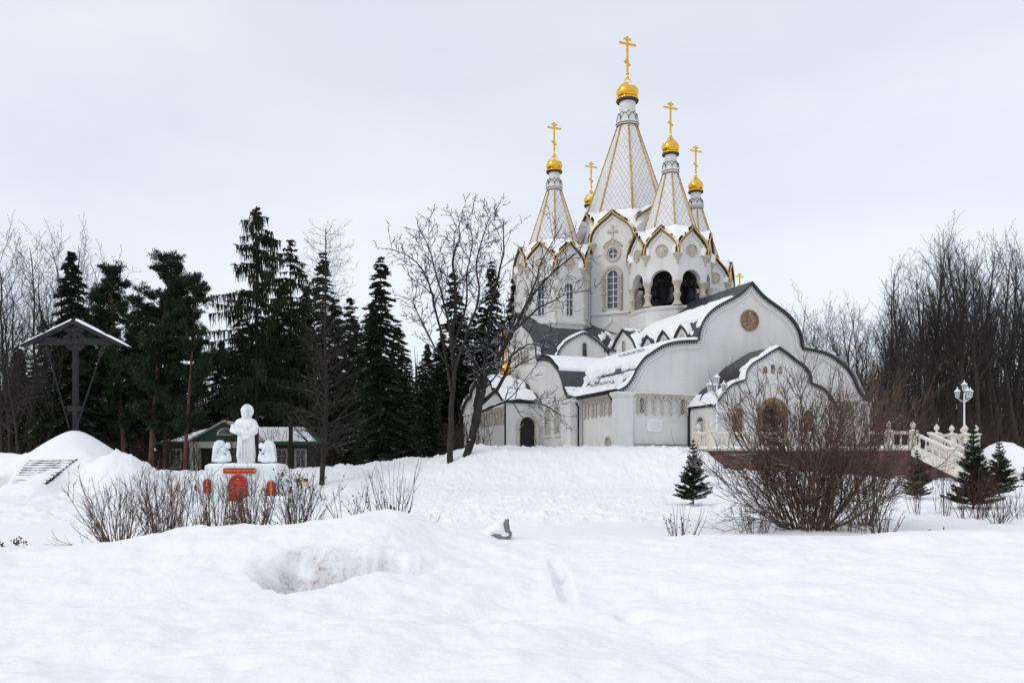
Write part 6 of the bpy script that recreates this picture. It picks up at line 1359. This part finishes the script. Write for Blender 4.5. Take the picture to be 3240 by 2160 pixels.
bushat(680, 1700, 16.8, 'upright brown bush in front of the large red arched sign', 3, 36, 1.75, .52, r=.0095, group=GB, sub=5)
bushat(800, 1690, 16.6, 'brown bush in front of the right part of the ice pedestal', 4, 36, 1.55, .6, r=.009, group=GB, sub=6, lv=2)
bushat(930, 1680, 16.5, 'dark twiggy bush at the right end of the row below the floodlight', 5, 30, 1.5, .75, r=.009, group=GB, sub=8, mt_='twigd', lv=2, wob=.1, seeds=.08)
bushat(600, 1705, 16.4, 'low tangled brown bush filling the row below the small left sign', 6, 18, .9, .9, r=.007, group=GB, sub=7, lv=2)
bushat(760, 1700, 16.3, 'low tangled brown bush filling the row below the large red sign', 7, 18, .9, .9, r=.007, group=GB, sub=7, lv=2)
bushat(1102, 1650, 17, 'small sparse thorny bush behind the crest of the snow bank', 8, 9, 1.25, .7, r=.008, sub=7, mt_='twigd', wob=.1, group=GB)
bushat(1200, 1635, 17.2, 'low dark bush with dry leaves left of the wooden stakes', 9, 14, 1.0, .8, r=.007, sub=7, mt_='twigd', wob=.1, seeds=.3, group=GB)
bushat(1255, 1650, 17.5, 'tall sparse bush with upright stems beside the wooden stakes', 10, 20, 1.65, .5, r=.008, sub=5, mt_='twigd', group=GB)
bushat(1320, 1660, 16.5, 'low sprawling twigs at the right end of the snow bank', 11, 12, .6, 1.2, r=.006, sub=6, mt_='twigd', group=GB)
bushat(90, 1735, 16.5, 'few short dry stalks poking from the snow at far left', 12, 5, .16, .6, r=.004, sub=0, mt_='twigd', base=.4)
bushat(45, 1762, 14.5, 'dry umbel seed heads poking out of the snow at far left', 13, 5, .26, .9, r=.004, sub=8, mt_='seed', seeds=1, subL=.3)
# big bush in front of the porch
bp = W(2560, 1681, 24); shrub((bp.x, 24, Hz(bp.x, 24)), 'huge spreading reddish brown bush in front of the church porch', 20, 92, 4.9, .88, r=.019, sub=12, base=.75, name='bare_bush', subL=.25, lv=3, wob=.11, up=.55, ang=34, low=.2, mt_='bushbark', hv=.5, nseg=9)
bp = W(2740, 1660, 25.5); shrub((bp.x, 25.5, Hz(bp.x, 25.5)), 'reddish bush crowding the right side of the huge bush', 21, 40, 5.0, .55, r=.013, sub=10, base=.5, subL=.24, lv=3, wob=.08, up=.45, ang=28, hv=.4)
bp = W(2640, 1690, 22.5); shrub((bp.x, 22.5, Hz(bp.x, 22.5)), 'low rusty undergrowth at the foot of the huge bush', 22, 90, .95, .5, r=.007, sub=5, base=1.1, subL=.3, lv=1, mt_='rust')if False else None
M['rust'] = mat('rusty_stems', (.12, .06, .04), .85, var=.35)
bp = W(2670, 1690, 23); shrub((bp.x, 23, Hz(bp.x, 23)), 'low rusty red undergrowth at the foot of the huge bush', 22, 60, .95, .5, r=.007, sub=5, base=1.2, subL=.3, lv=1, mt_='rust')
bp = W(2390, 1690, 22.5); shrub((bp.x, 22.5, Hz(bp.x, 22.5)), 'low bush with dark seed heads at the left foot of the huge bush', 23, 30, .9, .8, r=.006, sub=7, base=.5, mt_='twigd', seeds=.4, subL=.3)
# stalks and small bushes on the right
bushat(2150, 1660, 21.5, 'sparse upright stalks growing between the rock and the small spruce', 24, 14, 1.1, .65, r=.009, sub=0, mt_='twigd', base=.4, wob=.03)
bushat(2160, 1700, 18.5, 'low dry plant with dark seed heads below the sparse stalks', 25, 12, .6, .8, r=.004, sub=5, mt_='twigd', seeds=.5, base=.3)
GR = 'small bushes in the snow below the stairs'
for i, (u, v, n, H, sp, m_, lb) in enumerate([(2900, 1625, 9, 1.9, .5, 'twigd', 'leaning brown stems before the round young spruce'), (2985, 1625, 14, 1.9, .4, 'twigd', 'upright brown stems between the young spruces below the stairs'), (3055, 1640, 9, 1.2, .6, 'twigd', 'thin stems left of the reddish bush'), (3095, 1640, 26, 1.7, .5, 'maroon', 'dense reddish bush in front of the tallest young spruce'), (3160, 1655, 22, 1.1, .9, 'twigd', 'low twiggy bush at the right below the young spruces'), (3222, 1640, 10, 1.1, .7, 'twigd', 'dark stems at the right edge of the photo'), (2545+240, 1690, 16, 1.0, .8, 'twigd', 'low bush right of the huge bush')]):
    if m_ not in M: M[m_] = mat('maroon_twigs', (.085, .03, .03), .85, var=.35)
    bb_ = hit(u, v, 18, 60); shrub(bb_, lb, 90+i, n, H*bb_[1]/26, sp, r=.009, sub=6, mt_=m_, base=.3, group=GR, lv=2 if n > 25 else 1, subL=.3)
bushat(3010, 1702, 19.5, 'tiny dry seed heads on the open snow right of the huge bush', 27, 6, .28, .9, r=.004, sub=5, mt_='twigd', seeds=.7, subL=.3, base=.5)
# -- young spruces
YS = 'young spruces planted on the slope'
def sapling(u, vb, vt, label, seed, w_=1.):
    b = hit(u, vb, 18, 62); H = (vb-vt)*b[1]/F; gs = spruce(seed, H=1, rmax=.30*w_, h0=.03, dens=14, trunkr=.012, csize=(.055, .012), droop=-.35, top=1.15, gap=.2) if False else sap(seed, w_)
    r = tree('young_spruce', gs, (M['barkg'], M['sapneedle']), b, label, 'tree', YS, smooth=False, scale=H); return r
def sap(seed, w_):
    rng = random.Random(seed); nr_ = np.random.default_rng(seed); tr = Geo(); tr.tubes([[(0, 0, -.05), (0, 0, .5), (0, 0, 1)]], [[.014, .01, .002]], 6); tw = Tw(); C, D = [], []
    def needles(P, dens, r0):
        P = np.array(P); n = len(P)-1; L = np.linalg.norm(P[-1]-P[0]); m = int(L*dens)+3; f = nr_.random(m)*n; j = np.minimum(n-1, f.astype(int)); q = P[j]+(P[j+1]-P[j])*(f-j)[:, None]; T = (P[-1]-P[0])/L; d = nr_.normal(0, 1, (m, 3)); d -= (d@T)[:, None]*T; d = d/np.linalg.norm(d, axis=1, keepdims=True)+T*.9; C.append(q); D.append(d)
    h = .04
    while h < .97:
        env = .33*w_*(1-h)**1.05+.02; 
        for b in range(rng.randint(6, 8)):
            az = rng.uniform(0, 6.28); L = env*rng.uniform(.6, 1.1); d = Vector((math.cos(az), math.sin(az), .12+.45*h)); P, _ = path(rng, Vector((0, 0, h)), d, L, 4, .05, .2); tw.add(P, [.005, .004, .003, .002, .001], 3); needles(P, 460, 0)
            for k in range(int(L*42)):
                t = rng.uniform(.15, .95)*4; j = min(3, int(t)); q = Vector(P[j]).lerp(Vector(P[j+1]), t-j); dd = (d.normalized()+Vector((-d.y, d.x, 0))*rng.choice((-1, 1))*.8+UPV*rng.uniform(-.1, .3)); R_, _ = path(rng, q, dd, L*.4*(1.1-t/4), 2, .05, .1); tw.add(R_, [.003, .002, .001], 3); needles(R_, 460, 0)
        h += .032 if h < .7 else .06
    needles([(0, 0, .5), (0, 0, .75), (0, 0, 1)], 300, 0)
    C = np.concatenate(C); D = np.concatenate(D); D /= np.linalg.norm(D, axis=1, keepdims=True); Wv = np.cross(D, nr_.normal(0, 1, C.shape)); Wv /= np.linalg.norm(Wv, axis=1, keepdims=True); g = Geo(); g.quads(C, D, Wv, nr_.uniform(.016, .028, len(C)), np.full(len(C), .0065)); tw.geo(g); return [('trunk', tr), ('crown', g)]
sapling(2193, 1594, 1395, 'young spruce standing alone on the slope left of the huge bush', 71)
sapling(2902, 1578, 1425, 'small round young spruce right of the huge bush', 72, 1.15)
sapling(3080, 1610, 1348, 'tallest young spruce in front of the stairs balustrade', 73, 1.05)
sapling(3162, 1568, 1390, 'young spruce right of the tallest one below the stairs', 74, 1.1)
sapling(3252, 1525, 1450, 'young spruce cut by the right edge of the photo', 75, 1.2)
